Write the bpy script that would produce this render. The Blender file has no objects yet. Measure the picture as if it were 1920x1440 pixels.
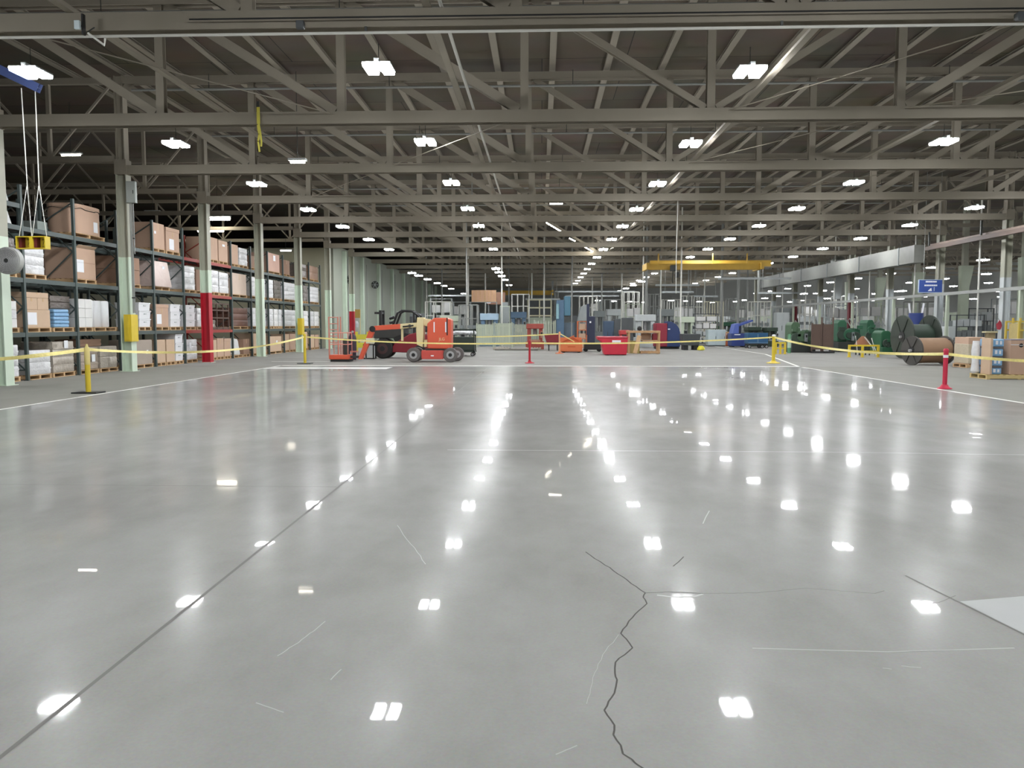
import bpy, math, random
from mathutils import Vector, Matrix
random.seed(7)
S = bpy.context.scene
COL = S.collection
PI = math.pi

# ---------------------------------------------------------------- camera
F = 1500.0                      # focal length in pixels of the 1920 wide frame
VX, VY, EYE = 1015.0, 609.0, 1.6
PH = math.atan((720 - VY) / F)
TH = math.atan((VX - 960) / F * math.cos(PH))
cam = bpy.data.cameras.new('camera')
cam.sensor_width = 36.0
cam.lens = 36.0 * F / 1920.0
cam.clip_end = 500
co = bpy.data.objects.new('camera', cam)
COL.objects.link(co)
co.location = (0, 0, EYE)
co.rotation_euler = (PI / 2 - PH, 0, TH)
S.camera = co

def ray(x, y):
    a, b = (x - 960) / F, (720 - y) / F
    f = math.cos(PH) + b * math.sin(PH)
    u = b * math.cos(PH) - math.sin(PH)
    return Vector((-f * math.sin(TH) + a * math.cos(TH), f * math.cos(TH) + a * math.sin(TH), u))

def at(x, y, Y):                # the point at depth Y seen at a photo position
    r = ray(x, y)
    return Vector((0, 0, EYE)) + r * (Y / r.y)

def fl(x, y, z=0.0):            # the point at height z seen at a photo position
    r = ray(x, y)
    return Vector((0, 0, EYE)) + r * ((z - EYE) / r.z)

def sp(x, Y, y=609):            # sideways position at depth Y
    return at(x, y, Y).x

def hz(y, Y, x=1015):           # height at depth Y
    return at(x, y, Y).z

# ---------------------------------------------------------------- materials
def lin(c):
    return tuple((v / 255 / 12.92 if v / 255 <= 0.04045 else ((v / 255 + 0.055) / 1.055) ** 2.4) for v in c)

MATS = {}
def M(name, rgb, rough=0.6, metal=0.0, var=0.12, scale=3.0, bump=0.0, bscale=20.0, spec=0.5, alpha=1.0):
    if name in MATS:
        return MATS[name]
    m = bpy.data.materials.new(name)
    m.use_nodes = True
    nt = m.node_tree
    b = nt.nodes['Principled BSDF']
    b.inputs['Roughness'].default_value = rough
    b.inputs['Metallic'].default_value = metal
    b.inputs['Specular IOR Level'].default_value = spec
    b.inputs['Alpha'].default_value = alpha
    tc = nt.nodes.new('ShaderNodeTexCoord')
    nz = nt.nodes.new('ShaderNodeTexNoise')
    nz.inputs['Scale'].default_value = scale
    nz.inputs['Detail'].default_value = 5
    nt.links.new(tc.outputs['Object'], nz.inputs['Vector'])
    mx = nt.nodes.new('ShaderNodeMix'); mx.data_type = 'RGBA'
    c = lin(rgb)
    mx.inputs['A'].default_value = tuple(v * (1 - var) for v in c) + (1,)
    mx.inputs['B'].default_value = tuple(min(1, v * (1 + var)) for v in c) + (1,)
    nt.links.new(nz.outputs['Fac'], mx.inputs['Factor'])
    nt.links.new(mx.outputs['Result'], b.inputs['Base Color'])
    if bump:
        n2 = nt.nodes.new('ShaderNodeTexNoise')
        n2.inputs['Scale'].default_value = bscale
        n2.inputs['Detail'].default_value = 3
        nt.links.new(tc.outputs['Object'], n2.inputs['Vector'])
        bp = nt.nodes.new('ShaderNodeBump')
        bp.inputs['Strength'].default_value = bump
        bp.inputs['Distance'].default_value = 0.05
        nt.links.new(n2.outputs['Fac'], bp.inputs['Height'])
        nt.links.new(bp.outputs['Normal'], b.inputs['Normal'])
    MATS[name] = m
    return m

def emit(name, rgb, strength):
    m = bpy.data.materials.new(name)
    m.use_nodes = True
    b = m.node_tree.nodes['Principled BSDF']
    b.inputs['Base Color'].default_value = (0.8, 0.8, 0.8, 1)
    b.inputs['Emission Color'].default_value = lin(rgb) + (1,)
    b.inputs['Emission Strength'].default_value = strength
    MATS[name] = m
    return m

truss_paint = M('truss_paint', (146, 139, 125), 0.75, var=0.10, scale=1.5)
dark_steel = M('dark_steel', (58, 60, 58), 0.5, 0.2)
pipe_white = M('pipe_white', (214, 214, 206), 0.45)
pipe_grey = M('pipe_grey', (140, 142, 138), 0.5)
black = M('black_plastic', (26, 27, 28), 0.5)
rubber = M('rubber', (40, 38, 37), 0.75)
col_low = M('mint_paint', (204, 219, 200), 0.5, var=0.08)
col_up = M('sage_paint', (164, 164, 148), 0.55, var=0.10)
red_paint = M('red_paint', (176, 26, 44), 0.45)
yellow = M('yellow_paint', (216, 190, 52), 0.45)
yellow_dirty = M('faded_yellow_paint', (206, 190, 120), 0.6)
rack_green = M('rack_green', (70, 82, 80), 0.5)
rack_red = M('rack_red', (150, 54, 44), 0.5)
kraft = M('kraft_card', (190, 160, 138), 0.75, var=0.10, scale=2.0)
kraft_b = M('pale_kraft_card', (200, 174, 148), 0.75, var=0.10, scale=2.0)
kraft_d = M('dark_kraft_card', (152, 122, 102), 0.8, var=0.12, scale=2.0)
card_grey = M('grey_brown_card', (166, 154, 142), 0.75)
tape_mat = M('parcel_tape', (198, 166, 124), 0.35)
paper = M('label_paper', (232, 234, 238), 0.6, var=0.04)
wood = M('pallet_wood', (196, 164, 124), 0.8, var=0.2, scale=6)
wood_w = M('warm_wood', (182, 146, 106), 0.7, var=0.18, scale=5)
film = M('stretch_film', (218, 219, 220), 0.22, var=0.22, scale=6.0, bump=0.35, bscale=14)
film_tan = M('film_over_card', (176, 168, 156), 0.28, var=0.2, scale=5.0, bump=0.45, bscale=8)
film_dark = M('film_over_dark', (104, 96, 90), 0.28, var=0.3, scale=6.0, bump=0.45, bscale=8)
film_pink = M('pink_white_wrap', (208, 190, 182), 0.4, var=0.1, scale=3.0, bump=0.4, bscale=6)
white_pl = M('white_plastic', (232, 234, 236), 0.4, var=0.05)
white_card = M('white_card', (224, 224, 222), 0.65, var=0.06)
sack_mat = M('woven_sack', (206, 208, 206), 0.7, var=0.1, bump=0.4, bscale=7)
blue_pack = M('blue_pack', (132, 176, 214), 0.35, var=0.22, scale=8)
orange = M('orange_paint', (214, 92, 64), 0.38, var=0.06)
orange_f = M('faded_red_paint', (214, 140, 124), 0.5, var=0.1)
cream = M('cream_paint', (222, 208, 160), 0.45, var=0.06)
maroon = M('maroon_paint', (128, 30, 42), 0.45)
hub_grey = M('hub_grey', (168, 168, 168), 0.5)
tyre_grey = M('grey_tyre', (104, 100, 98), 0.8)
dk_green = M('dark_green_paint', (38, 50, 42), 0.5)
mach_green = M('machine_green', (44, 92, 66), 0.5, var=0.25, scale=4)
mach_dgreen = M('dark_machine_green', (46, 62, 50), 0.55, var=0.25, scale=4)
mint_mach = M('pale_green_paint', (182, 192, 172), 0.6, var=0.1)
grey_mach = M('machine_grey', (128, 134, 134), 0.55, var=0.15)
dgrey_mach = M('dark_machine_grey', (74, 78, 80), 0.55, var=0.15)
lt_grey = M('light_grey_paint', (190, 196, 196), 0.5, var=0.08)
blue = M('blue_paint', (44, 62, 122), 0.45)
blue_dk = M('navy_paint', (34, 42, 66), 0.5)
blue_st = M('steel_blue_paint', (88, 116, 142), 0.5, var=0.12)
teal_cart = M('teal_blue_paint', (36, 84, 122), 0.5)
rust = M('rust_brown', (92, 74, 65), 0.75, var=0.2, scale=4)
bin_orange = M('bin_orange', (204, 112, 66), 0.5)
reel_dark = M('reel_dark_steel', (70, 68, 64), 0.6, var=0.2)
reel_brown = M('reel_brown_card', (152, 122, 96), 0.75)
reel_green = M('reel_green_black', (52, 60, 52), 0.65, var=0.2)
wall_mint = M('wall_mint', (158, 164, 150), 0.7, var=0.06, scale=0.6)
wall_sage = M('wall_sage', (176, 176, 156), 0.7, var=0.06, scale=0.6)
wall_grey = M('wall_grey', (176, 178, 174), 0.8, var=0.08, scale=0.4)
crane_y = M('crane_yellow', (196, 158, 60), 0.5)
tape_y = M('caution_yellow', (234, 220, 140), 0.45, var=0.2, scale=14)
line_w = M('line_white', (226, 226, 220), 0.5, var=0.10, scale=1.2)
crack_m = M('crack_dark', (72, 70, 66), 0.9)
joint_m = M('joint_dark', (104, 103, 99), 0.8)
scuff_m = M('scuff_pale', (158, 158, 154), 0.5)
patch_m = M('pale_patch', (160, 162, 160), 0.6, var=0.06)
sign_blue = M('sign_blue', (58, 82, 150), 0.4, var=0.04)
sling_m = M('sling_yellow', (214, 204, 84), 0.6)
steel_blue = M('beam_blue', (70, 84, 130), 0.5)
LED = emit('led_white', (250, 252, 255), 215.0)
LED2 = emit('led_white_strong', (250, 252, 255), 85.0)
LEDT = emit('tube_warm', (255, 246, 226), 40.0)

def floor_mat(name, dark, light, r0, r1, wav, coat=None):
    m = bpy.data.materials.new(name)
    m.use_nodes = True
    nt = m.node_tree; N = nt.nodes; L = nt.links
    b = N['Principled BSDF']
    tc = N.new('ShaderNodeTexCoord')
    def noise(scale, detail, rough=0.5, sx=1, sy=1):
        mp = N.new('ShaderNodeMapping')
        mp.inputs['Scale'].default_value = (sx, sy, 1)
        L.new(tc.outputs['Object'], mp.inputs['Vector'])
        n = N.new('ShaderNodeTexNoise')
        n.inputs['Scale'].default_value = scale
        n.inputs['Detail'].default_value = detail
        n.inputs['Roughness'].default_value = rough
        L.new(mp.outputs['Vector'], n.inputs['Vector'])
        return n
    n1 = noise(0.22, 6, 0.6)
    n2 = noise(60, 4, 0.7)
    n3 = noise(1.6, 6, 0.6, 1, 0.5)
    cr = N.new('ShaderNodeValToRGB')
    cr.color_ramp.elements[0].position = 0.32
    cr.color_ramp.elements[1].position = 0.68
    cr.color_ramp.elements[0].color = lin(dark) + (1,)
    cr.color_ramp.elements[1].color = lin(light) + (1,)
    ad = N.new('ShaderNodeMath'); ad.operation = 'MULTIPLY_ADD'
    ad.inputs[1].default_value = 0.35
    L.new(n3.outputs['Fac'], ad.inputs[0])
    sb = N.new('ShaderNodeMath'); sb.operation = 'MULTIPLY_ADD'
    sb.inputs[1].default_value = 0.65
    L.new(n1.outputs['Fac'], sb.inputs[0])
    L.new(ad.outputs[0], sb.inputs[2])
    ad.inputs[2].default_value = 0.0
    L.new(sb.outputs[0], cr.inputs['Fac'])
    mx = N.new('ShaderNodeMix'); mx.data_type = 'RGBA'; mx.blend_type = 'MULTIPLY'
    mx.inputs['Factor'].default_value = 0.3
    L.new(cr.outputs['Color'], mx.inputs['A'])
    L.new(n2.outputs['Color'], mx.inputs['B'])
    L.new(mx.outputs['Result'], b.inputs['Base Color'])
    mr = N.new('ShaderNodeMapRange')
    mr.inputs['From Min'].default_value = 0.3
    mr.inputs['From Max'].default_value = 0.7
    mr.inputs['To Min'].default_value = r0
    mr.inputs['To Max'].default_value = r1
    n4 = noise(0.9, 4, 0.6, 1, 0.6)
    L.new(n4.outputs['Fac'], mr.inputs['Value'])
    L.new(mr.outputs['Result'], b.inputs['Roughness'])
    b.inputs['Specular IOR Level'].default_value = 0.008 if coat else 0.04
    if coat:
        mc = N.new('ShaderNodeMapRange')
        mc.inputs['From Min'].default_value = 0.3
        mc.inputs['From Max'].default_value = 0.72
        mc.inputs['To Min'].default_value = coat[0]
        mc.inputs['To Max'].default_value = coat[1]
        n6 = noise(0.22, 3, 0.5, 1, 0.6)
        L.new(n6.outputs['Fac'], mc.inputs['Value'])
        L.new(mc.outputs['Result'], b.inputs['Coat Weight'])
        mq = N.new('ShaderNodeMapRange')
        mq.inputs['From Min'].default_value = 0.35
        mq.inputs['From Max'].default_value = 0.65
        mq.inputs['To Min'].default_value = 0.008
        mq.inputs['To Max'].default_value = 0.055
        n7 = noise(0.35, 3, 0.5, 1, 0.8)
        L.new(n7.outputs['Fac'], mq.inputs['Value'])
        L.new(mq.outputs['Result'], b.inputs['Coat Roughness'])
    if wav:
        n5 = noise(0.8, 2, 0.4)
        n8 = noise(1.0, 2, 0.4, 0.8, 3.0)
        av = N.new('ShaderNodeMath'); av.operation = 'MULTIPLY_ADD'
        av.inputs[1].default_value = 0.22
        L.new(n8.outputs['Fac'], av.inputs[0])
        L.new(n5.outputs['Fac'], av.inputs[2])
        bp = N.new('ShaderNodeBump')
        bp.inputs['Strength'].default_value = wav
        bp.inputs['Distance'].default_value = 0.02
        L.new(av.outputs[0], bp.inputs['Height'])
        L.new(bp.outputs['Normal'], b.inputs['Normal'])
        L.new(bp.outputs['Normal'], b.inputs['Coat Normal'])
    return m

M_floor = floor_mat('polished_concrete', (140, 139, 135), (172, 172, 169), 0.16, 0.26, 0.10, (0.05, 0.36))
M_floor_out = floor_mat('dull_concrete', (144, 144, 137), (156, 154, 147), 0.6, 0.75, 0.0)
M_floor_far = floor_mat('worn_concrete', (146, 145, 140), (160, 159, 154), 0.5, 0.65, 0.0)

def deck_mat():
    m = bpy.data.materials.new('roof_deck_panels')
    m.use_nodes = True
    nt = m.node_tree; N = nt.nodes; L = nt.links
    b = N['Principled BSDF']
    b.inputs['Roughness'].default_value = 0.85
    tc = N.new('ShaderNodeTexCoord')
    br = N.new('ShaderNodeTexBrick')
    br.inputs['Scale'].default_value = 1.0
    br.inputs['Brick Width'].default_value = 5.4
    br.inputs['Row Height'].default_value = 2.4
    br.inputs['Mortar Size'].default_value = 0.018
    br.inputs['Mortar Smooth'].default_value = 0.3
    br.inputs['Color1'].default_value = lin((104, 94, 78)) + (1,)
    br.inputs['Color2'].default_value = lin((88, 79, 66)) + (1,)
    br.inputs['Mortar'].default_value = lin((38, 34, 30)) + (1,)
    L.new(tc.outputs['Object'], br.inputs['Vector'])
    nz = N.new('ShaderNodeTexNoise'); nz.inputs['Scale'].default_value = 0.6
    nz.inputs['Detail'].default_value = 5
    L.new(tc.outputs['Object'], nz.inputs['Vector'])
    mx = N.new('ShaderNodeMix'); mx.data_type = 'RGBA'; mx.blend_type = 'MULTIPLY'
    mx.inputs['Factor'].default_value = 0.5
    L.new(br.outputs['Color'], mx.inputs['A']); L.new(nz.outputs['Color'], mx.inputs['B'])
    L.new(mx.outputs['Result'], b.inputs['Base Color'])
    return m
M_deck = deck_mat()

# ---------------------------------------------------------------- mesh helper
class MB:
    def __init__(s):
        s.v, s.f, s.sm = [], [], False
    def _add(s, vs, fs):
        n = len(s.v)
        s.v += [tuple(v) for v in vs]
        s.f += [tuple(n + i for i in f) for f in fs]
        return s
    def box(s, x0, x1, y0, y1, z0, z1):
        vs = [(x, y, z) for z in (z0, z1) for y in (y0, y1) for x in (x0, x1)]
        return s._add(vs, [(0, 2, 3, 1), (4, 5, 7, 6), (0, 1, 5, 4), (2, 6, 7, 3), (0, 4, 6, 2), (1, 3, 7, 5)])
    def cbox(s, c, d):
        return s.box(c[0] - d[0] / 2, c[0] + d[0] / 2, c[1] - d[1] / 2, c[1] + d[1] / 2, c[2] - d[2] / 2, c[2] + d[2] / 2)
    def frame(s, p0, p1, up=(0, 0, 1)):
        p0, p1 = Vector(p0), Vector(p1)
        d = (p1 - p0).normalized()
        u = Vector(up)
        if abs(d.dot(u)) > 0.98:
            u = Vector((0, 1, 0))
        a = d.cross(u).normalized()
        return p0, p1, a, a.cross(d).normalized()
    def sec(s, p0, p1, poly, up=(0, 0, 1)):     # a 2D outline swept from p0 to p1
        p0, p1, a, b = s.frame(p0, p1, up)
        n = len(poly)
        vs = [p0 + a * x + b * y for x, y in poly] + [p1 + a * x + b * y for x, y in poly]
        fs = [(i, (i + 1) % n, n + (i + 1) % n, n + i) for i in range(n)]
        fs += [tuple(range(n - 1, -1, -1)), tuple(range(n, 2 * n))]
        return s._add(vs, fs)
    def bar(s, p0, p1, w, h=None, up=(0, 0, 1)):
        h = h or w
        return s.sec(p0, p1, [(-w / 2, -h / 2), (w / 2, -h / 2), (w / 2, h / 2), (-w / 2, h / 2)], up)
    def hsec(s, p0, p1, w, h, t, up=(0, 0, 1)):  # H section: plates of height h, w apart, one web between
        a, b, c = w / 2, h / 2, w / 2 - t
        e = t / 2
        return s.sec(p0, p1, [(-a, -b), (-c, -b), (-c, -e), (c, -e), (c, -b), (a, -b), (a, b), (c, b), (c, e), (-c, e), (-c, b), (-a, b)], up)
    def cyl(s, p0, p1, r, r1=None, n=14):
        r1 = r if r1 is None else r1
        p0, p1, a, b = s.frame(p0, p1)
        vs = []
        for p, q in ((p0, r), (p1, r1)):
            vs += [p + (a * math.cos(2 * PI * i / n) + b * math.sin(2 * PI * i / n)) * q for i in range(n)]
        fs = [(i, (i + 1) % n, n + (i + 1) % n, n + i) for i in range(n)]
        fs += [tuple(range(n - 1, -1, -1)), tuple(range(n, 2 * n))]
        return s._add(vs, fs)
    def tube(s, pts, r, n=8):
        pts = [Vector(p) for p in pts]
        vs, fs = [], []
        for i, p in enumerate(pts):
            d = (pts[min(i + 1, len(pts) - 1)] - pts[max(i - 1, 0)]).normalized()
            u = Vector((0, 0, 1)) if abs(d.z) < 0.95 else Vector((0, 1, 0))
            a = d.cross(u).normalized(); b = a.cross(d)
            vs += [p + (a * math.cos(2 * PI * k / n) + b * math.sin(2 * PI * k / n)) * r for k in range(n)]
        for i in range(len(pts) - 1):
            fs += [(i * n + k, i * n + (k + 1) % n, (i + 1) * n + (k + 1) % n, (i + 1) * n + k) for k in range(n)]
        fs += [tuple(range(n - 1, -1, -1)), tuple(range((len(pts) - 1) * n, len(pts) * n))]
        return s._add(vs, fs)
    def lathe(s, prof, c=(0, 0, 0), axis='z', n=24):   # prof: (radius, along)
        vs, fs = [], []
        for r, t in prof:
            for k in range(n):
                x, y = r * math.cos(2 * PI * k / n), r * math.sin(2 * PI * k / n)
                p = {'z': (x, y, t), 'y': (x, t, y), 'x': (t, x, y)}[axis]
                vs.append((p[0] + c[0], p[1] + c[1], p[2] + c[2]))
        m = len(prof)
        for i in range(m - 1):
            fs += [(i * n + k, i * n + (k + 1) % n, (i + 1) * n + (k + 1) % n, (i + 1) * n + k) for k in range(n)]
        fs += [tuple(range(n - 1, -1, -1)), tuple(range((m - 1) * n, m * n))]
        return s._add(vs, fs)
    def prism(s, poly, lo, hi, axis='y'):   # poly in the plane across axis
        n = len(poly)
        def P(a, b, t):
            return {'y': (a, t, b), 'x': (t, a, b), 'z': (a, b, t)}[axis]
        vs = [P(a, b, lo) for a, b in poly] + [P(a, b, hi) for a, b in poly]
        fs = [(i, (i + 1) % n, n + (i + 1) % n, n + i) for i in range(n)]
        fs += [tuple(range(n - 1, -1, -1)), tuple(range(n, 2 * n))]
        return s._add(vs, fs)
    def build(s, name, mat, parent=None, loc=None, smooth=False, bevel=0.0, label=None):
        me = bpy.data.meshes.new(name)
        me.from_pydata(s.v, [], s.f)
        import bmesh
        bm = bmesh.new(); bm.from_mesh(me)
        bmesh.ops.recalc_face_normals(bm, faces=bm.faces)
        bm.to_mesh(me); bm.free()
        me.materials.append(mat)
        if smooth:
            for p in me.polygons:
                p.use_smooth = True
            me.set_sharp_from_angle(angle=0.7)
        o = bpy.data.objects.new(name, me)
        COL.objects.link(o)
        if loc is not None:
            o.location = loc
        if parent is not None:
            o.parent = parent
        if bevel:
            md = o.modifiers.new('edge', 'BEVEL')
            md.width = bevel; md.segments = 2; md.limit_method = 'ANGLE'
        if label:
            o['label'] = label
        return o

def tag(o, label, cat, group=None):
    o['label'] = label; o['category'] = cat
    if group:
        o['group'] = group
    return o

def thing(name, label, cat, loc=(0, 0, 0), rz=0.0, group=None):
    o = bpy.data.objects.new(name, None)
    COL.objects.link(o)
    o.location = loc; o.rotation_euler = (0, 0, rz)
    o.empty_display_size = 0.2
    return tag(o, label, cat, group)

def structure(o):
    o['kind'] = 'structure'
    return o

def dup(root, loc, label, group=None, rz=None):
    r = root.copy(); COL.objects.link(r); r.location = loc
    if rz is not None:
        r.rotation_euler = (0, 0, rz)
    r['label'] = label
    if group:
        r['group'] = group
    for ch in list(root.children):
        c = ch.copy(); COL.objects.link(c); c.parent = r
        for g in list(ch.children):
            d = g.copy(); COL.objects.link(d); d.parent = c
    return r

ORD = ['first', 'second', 'third', 'fourth', 'fifth', 'sixth', 'seventh', 'eighth', 'ninth', 'tenth', 'eleventh', 'twelfth',
       'thirteenth', 'fourteenth', 'fifteenth', 'sixteenth', 'seventeenth', 'eighteenth', 'nineteenth', 'twentieth']

# ---------------------------------------------------------------- shell
XL, XR = -14.2, 22.6             # column lines
DECK = 10.12
T0, TS, NT = 14.1, 6.5, 16       # truss spacing along the hall
XE0, XE1, YE0, YE1 = -46.0, 62.0, -14.0, 121.0
LW0, LW1, LWF = -10.3, 9.86, 31.0

def slab(name, x0, x1, y0, y1, mat):
    return structure(MB().box(x0, x1, y0, y1, -0.2, 0).build(name, mat))
slab('floor', LW0, LW1, YE0, LWF, M_floor)
slab('floor_aisle', XE0, LW0, YE0, LWF, M_floor_out)
slab('floor_bay', LW1, XE1, YE0, LWF, M_floor_out)
slab('floor_rear', XE0, XE1, LWF, YE1, M_floor_far)

ceiling = structure(MB().box(XE0, XE1, YE0, YE1, DECK, DECK + 0.15).build('ceiling', M_deck))
pm = None
for i in range(-9, 14):
    x = 0.34 + 1.8 * i
    if pm is None:
        pm = MB().hsec((0, YE0 + 0.1, 0), (0, 112, 0), 0.1, 0.2, 0.02, up=(1, 0, 0)).build('purlin', truss_paint, ceiling)
        pm.location = (x, 0, DECK - 0.07)
    else:
        q = pm.copy(); COL.objects.link(q); q.location = (x, 0, DECK - 0.07)

structure(MB().box(XE0 - 0.2, XE0, YE0, YE1, 0, DECK).build('wall_west', wall_grey))
structure(MB().box(XE1, XE1 + 0.2, YE0, YE1, 0, DECK).build('wall_east', wall_grey))
structure(MB().box(XE0, XE1, YE1, YE1 + 0.2, 0, DECK).build('wall_far', wall_grey))
structure(MB().box(XE0, XE1, YE0 - 0.2, YE0, 0, DECK).build('wall_entrance', wall_grey))
# the sage wall that closes the rack bay and the long mint wall running back from it
structure(MB().box(XE0, -14.85, 56.3, 56.5, 0, 7.0).build('wall_end', wall_sage))
wl = structure(MB().box(-14.85, -14.65, 56.3, 120.9, 0, 7.2).build('wall_side', wall_mint))
for i, y in enumerate([57.2, 63.0, 69.6, 76.1, 82.6, 89.1, 95.6, 102.1, 108.6]):
    MB().box(-14.65, -14.4, y + 1.6, y + 2.1, 0, 7.0).build('pilaster', col_low, wl)
    MB().box(-14.65, -14.6, y - 2.6, y - 2.5, 0, 6.6).build('wall_seam', wall_grey, wl)

# ---------------------------------------------------------------- floor marks
def strip(pts, w, mat, name, z=0.002, taper=None):
    m = MB()
    for i in range(len(pts) - 1):
        a, b = Vector((pts[i][0], pts[i][1], 0)), Vector((pts[i + 1][0], pts[i + 1][1], 0))
        d = (b - a)
        if d.length < 1e-6:
            continue
        n = Vector((-d.y, d.x, 0)).normalized()
        wa = w if taper is None else w * taper[i]
        wb = w if taper is None else w * taper[i + 1]
        m._add([(*(a + n * wa / 2).xy, z), (*(a - n * wa / 2).xy, z), (*(b - n * wb / 2).xy, z), (*(b + n * wb / 2).xy, z)], [(0, 1, 2, 3)])
    return structure(m.build(name, mat))
strip([(-10.25, -2), (-10.2, 31.0)], 0.11, line_w, 'floor_line')
strip([(9.9, -2), (9.86, 30.6)], 0.11, line_w, 'floor_line')
strip([(-10.2, 31.05), (9.9, 31.05)], 0.35, line_w, 'floor_line')
strip([(9.9, 31.2), (12.2, 44), (13.0, 62)], 0.12, line_w, 'floor_line')
strip([(-11.8, 34.6), (-8.9, 34.6)], 0.2, line_w, 'floor_line')
strip([(-10.1, 29.35), (-5.6, 29.35)], 1.3, M('white_patch', (196, 197, 194), .5), 'floor_patch')
strip([(-2.0, -2), (-2.0, 29.6)], 0.022, joint_m, 'floor_joint', 0.0015)
strip([(2.33, 5.1), (2.5, 4.13), (2.62, 3.4)], 0.014, joint_m, 'floor_joint', 0.0015)
strip([(-9.5, 7.75), (-2.02, 7.75)], 0.02, joint_m, 'floor_joint', 0.0012)
strip([(-1.2, 10.13), (3.5, 10.13), (6.0, 10.0)], 0.02, scuff_m, 'floor_scuff', 0.0012)
strip([(1.05, 3.9), (1.7, 3.88), (2.35, 3.95)], 0.010, scuff_m, 'floor_scuff', 0.0012)
pp = [fl(1800, 1128), fl(1920, 1118), fl(2060, 1100), fl(2060, 1262), fl(1920, 1188)]
structure(MB()._add([(p.x, p.y, 0.0012) for p in pp], [tuple(range(5))]).build('floor_patch', patch_m))
def jag(px, j=1.0):
    out = []
    for i in range(len(px) - 1):
        a, b = Vector(px[i]), Vector(px[i + 1])
        n = max(2, int((b - a).length / 9))
        for k in range(n):
            t = k / n
            out.append((a.x + (b.x - a.x) * t + (random.uniform(-j, j) if k else 0), a.y + (b.y - a.y) * t + (random.uniform(-j, j) * 0.6 if k else 0)))
    out.append(px[-1])
    return [tuple(fl(*p).xy) for p in out]
main_crack = [(1210, 1112), (1206, 1120), (1213, 1132), (1186, 1158), (1164, 1188), (1174, 1198), (1186, 1215), (1154, 1242), (1153, 1262), (1157, 1275), (1152, 1300), (1133, 1332), (1152, 1360), (1150, 1378), (1164, 1398), (1168, 1414), (1206, 1441), (1260, 1480)]
strip(jag(main_crack, 1.6), 0.008, crack_m, 'floor_crack', 0.001)
strip(jag([(1098, 1035), (1125, 1053), (1168, 1082), (1210, 1112)], 1.5), 0.009, crack_m, 'floor_crack', 0.001)
strip(jag([(1210, 1112), (1255, 1110), (1318, 1113)], 0.7), 0.007, crack_m, 'floor_crack', 0.001)
strip(jag([(1318, 1113), (1420, 1112), (1490, 1105), (1515, 1103), (1560, 1107), (1640, 1113), (1658, 1108)], 0.8), 0.006, joint_m, 'floor_crack', 0.001)
strip(jag([(1715, 1132), (1760, 1130), (1792, 1117)], 0.8), 0.006, joint_m, 'floor_crack', 0.001)
strip(jag([(745, 985), (770, 1020), (798, 1058)], 2), 0.005, scuff_m, 'floor_scuff', 0.001)
strip(jag([(1318, 982), (1330, 958)], 1), 0.009, scuff_m, 'floor_scuff', 0.001)
strip(jag([(1262, 1062), (1282, 1044)], 1.5), 0.008, crack_m, 'floor_crack', 0.001)
strip(jag([(1232, 1116), (1270, 1120), (1300, 1119), (1318, 1114)], 0.8), 0.018, scuff_m, 'floor_scuff', 0.0008)
strip(jag([(1100, 1320), (1115, 1262), (1130, 1228), (1160, 1190)], 1.5), 0.003, scuff_m, 'floor_scuff', 0.001)
strip(jag([(520, 1230), (560, 1205), (610, 1165)], 2), 0.006, scuff_m, 'floor_scuff', 0.001)
for a in ([(1655, 1253), (1672, 1255)], [(1690, 1249), (1727, 1252)], [(1042, 1415), (1082, 1398)], [(620, 1275), (640, 1255)], [(480, 1318), (532, 1336)]):
    strip(jag(a, 0.8), 0.006, scuff_m, 'floor_scuff', 0.001)

# ---------------------------------------------------------------- roof trusses
PAN, XC = 4.64, 4.2
ZB, ZT = 6.82, 9.78
def truss(first, label, y, group):
    if first is not None:
        return dup(first, (0, y, 0), label, group)
    t = thing('roof_truss', label, 'truss', (0, y, 0), 0, group)
    MB().hsec((XL + 0.2, 0, ZB), (XR - 0.2, 0, ZB), 0.3, 0.3, 0.03).build('bottom_chord', truss_paint, t)
    MB().hsec((XL - 0.1, 0, ZT), (XR + 0.1, 0, ZT), 0.24, 0.24, 0.03).build('top_chord', truss_paint, t)
    xs = [XC + PAN * k for k in range(-3, 4)]
    for x in xs:
        MB().hsec((x, 0, ZB + 0.16), (x, 0, ZT - 0.13), 0.2, 0.2, 0.02, up=(1, 0, 0)).build('vertical', truss_paint, t)
    ends = [XL] + xs + [XR]
    for i in range(len(ends) - 1):
        a, b = ends[i], ends[i + 1]
        if b <= XC + 0.01:
            p, q = (a + 0.2, 0, ZT - 0.13), (b - 0.14, 0, ZB + 0.17)
        else:
            p, q = (b - 0.2, 0, ZT - 0.13), (a + 0.14, 0, ZB + 0.17)
        w = 0.22 if abs((a + b) / 2 - XC) > 5 else 0.16
        MB().hsec(p, q, 0.2, w, 0.025).build('diagonal', truss_paint, t)
    return t
ft = None
for i in range(-1, NT):
    y = T0 + TS * i
    lab = ('long cream steel roof truss, %s one spanning the open floor' % ORD[i]) if i >= 0 else 'cream steel roof truss overhead just behind the viewer'
    r = truss(ft, lab, y, 'roof trusses over the open floor')
    ft = ft or r

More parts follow.
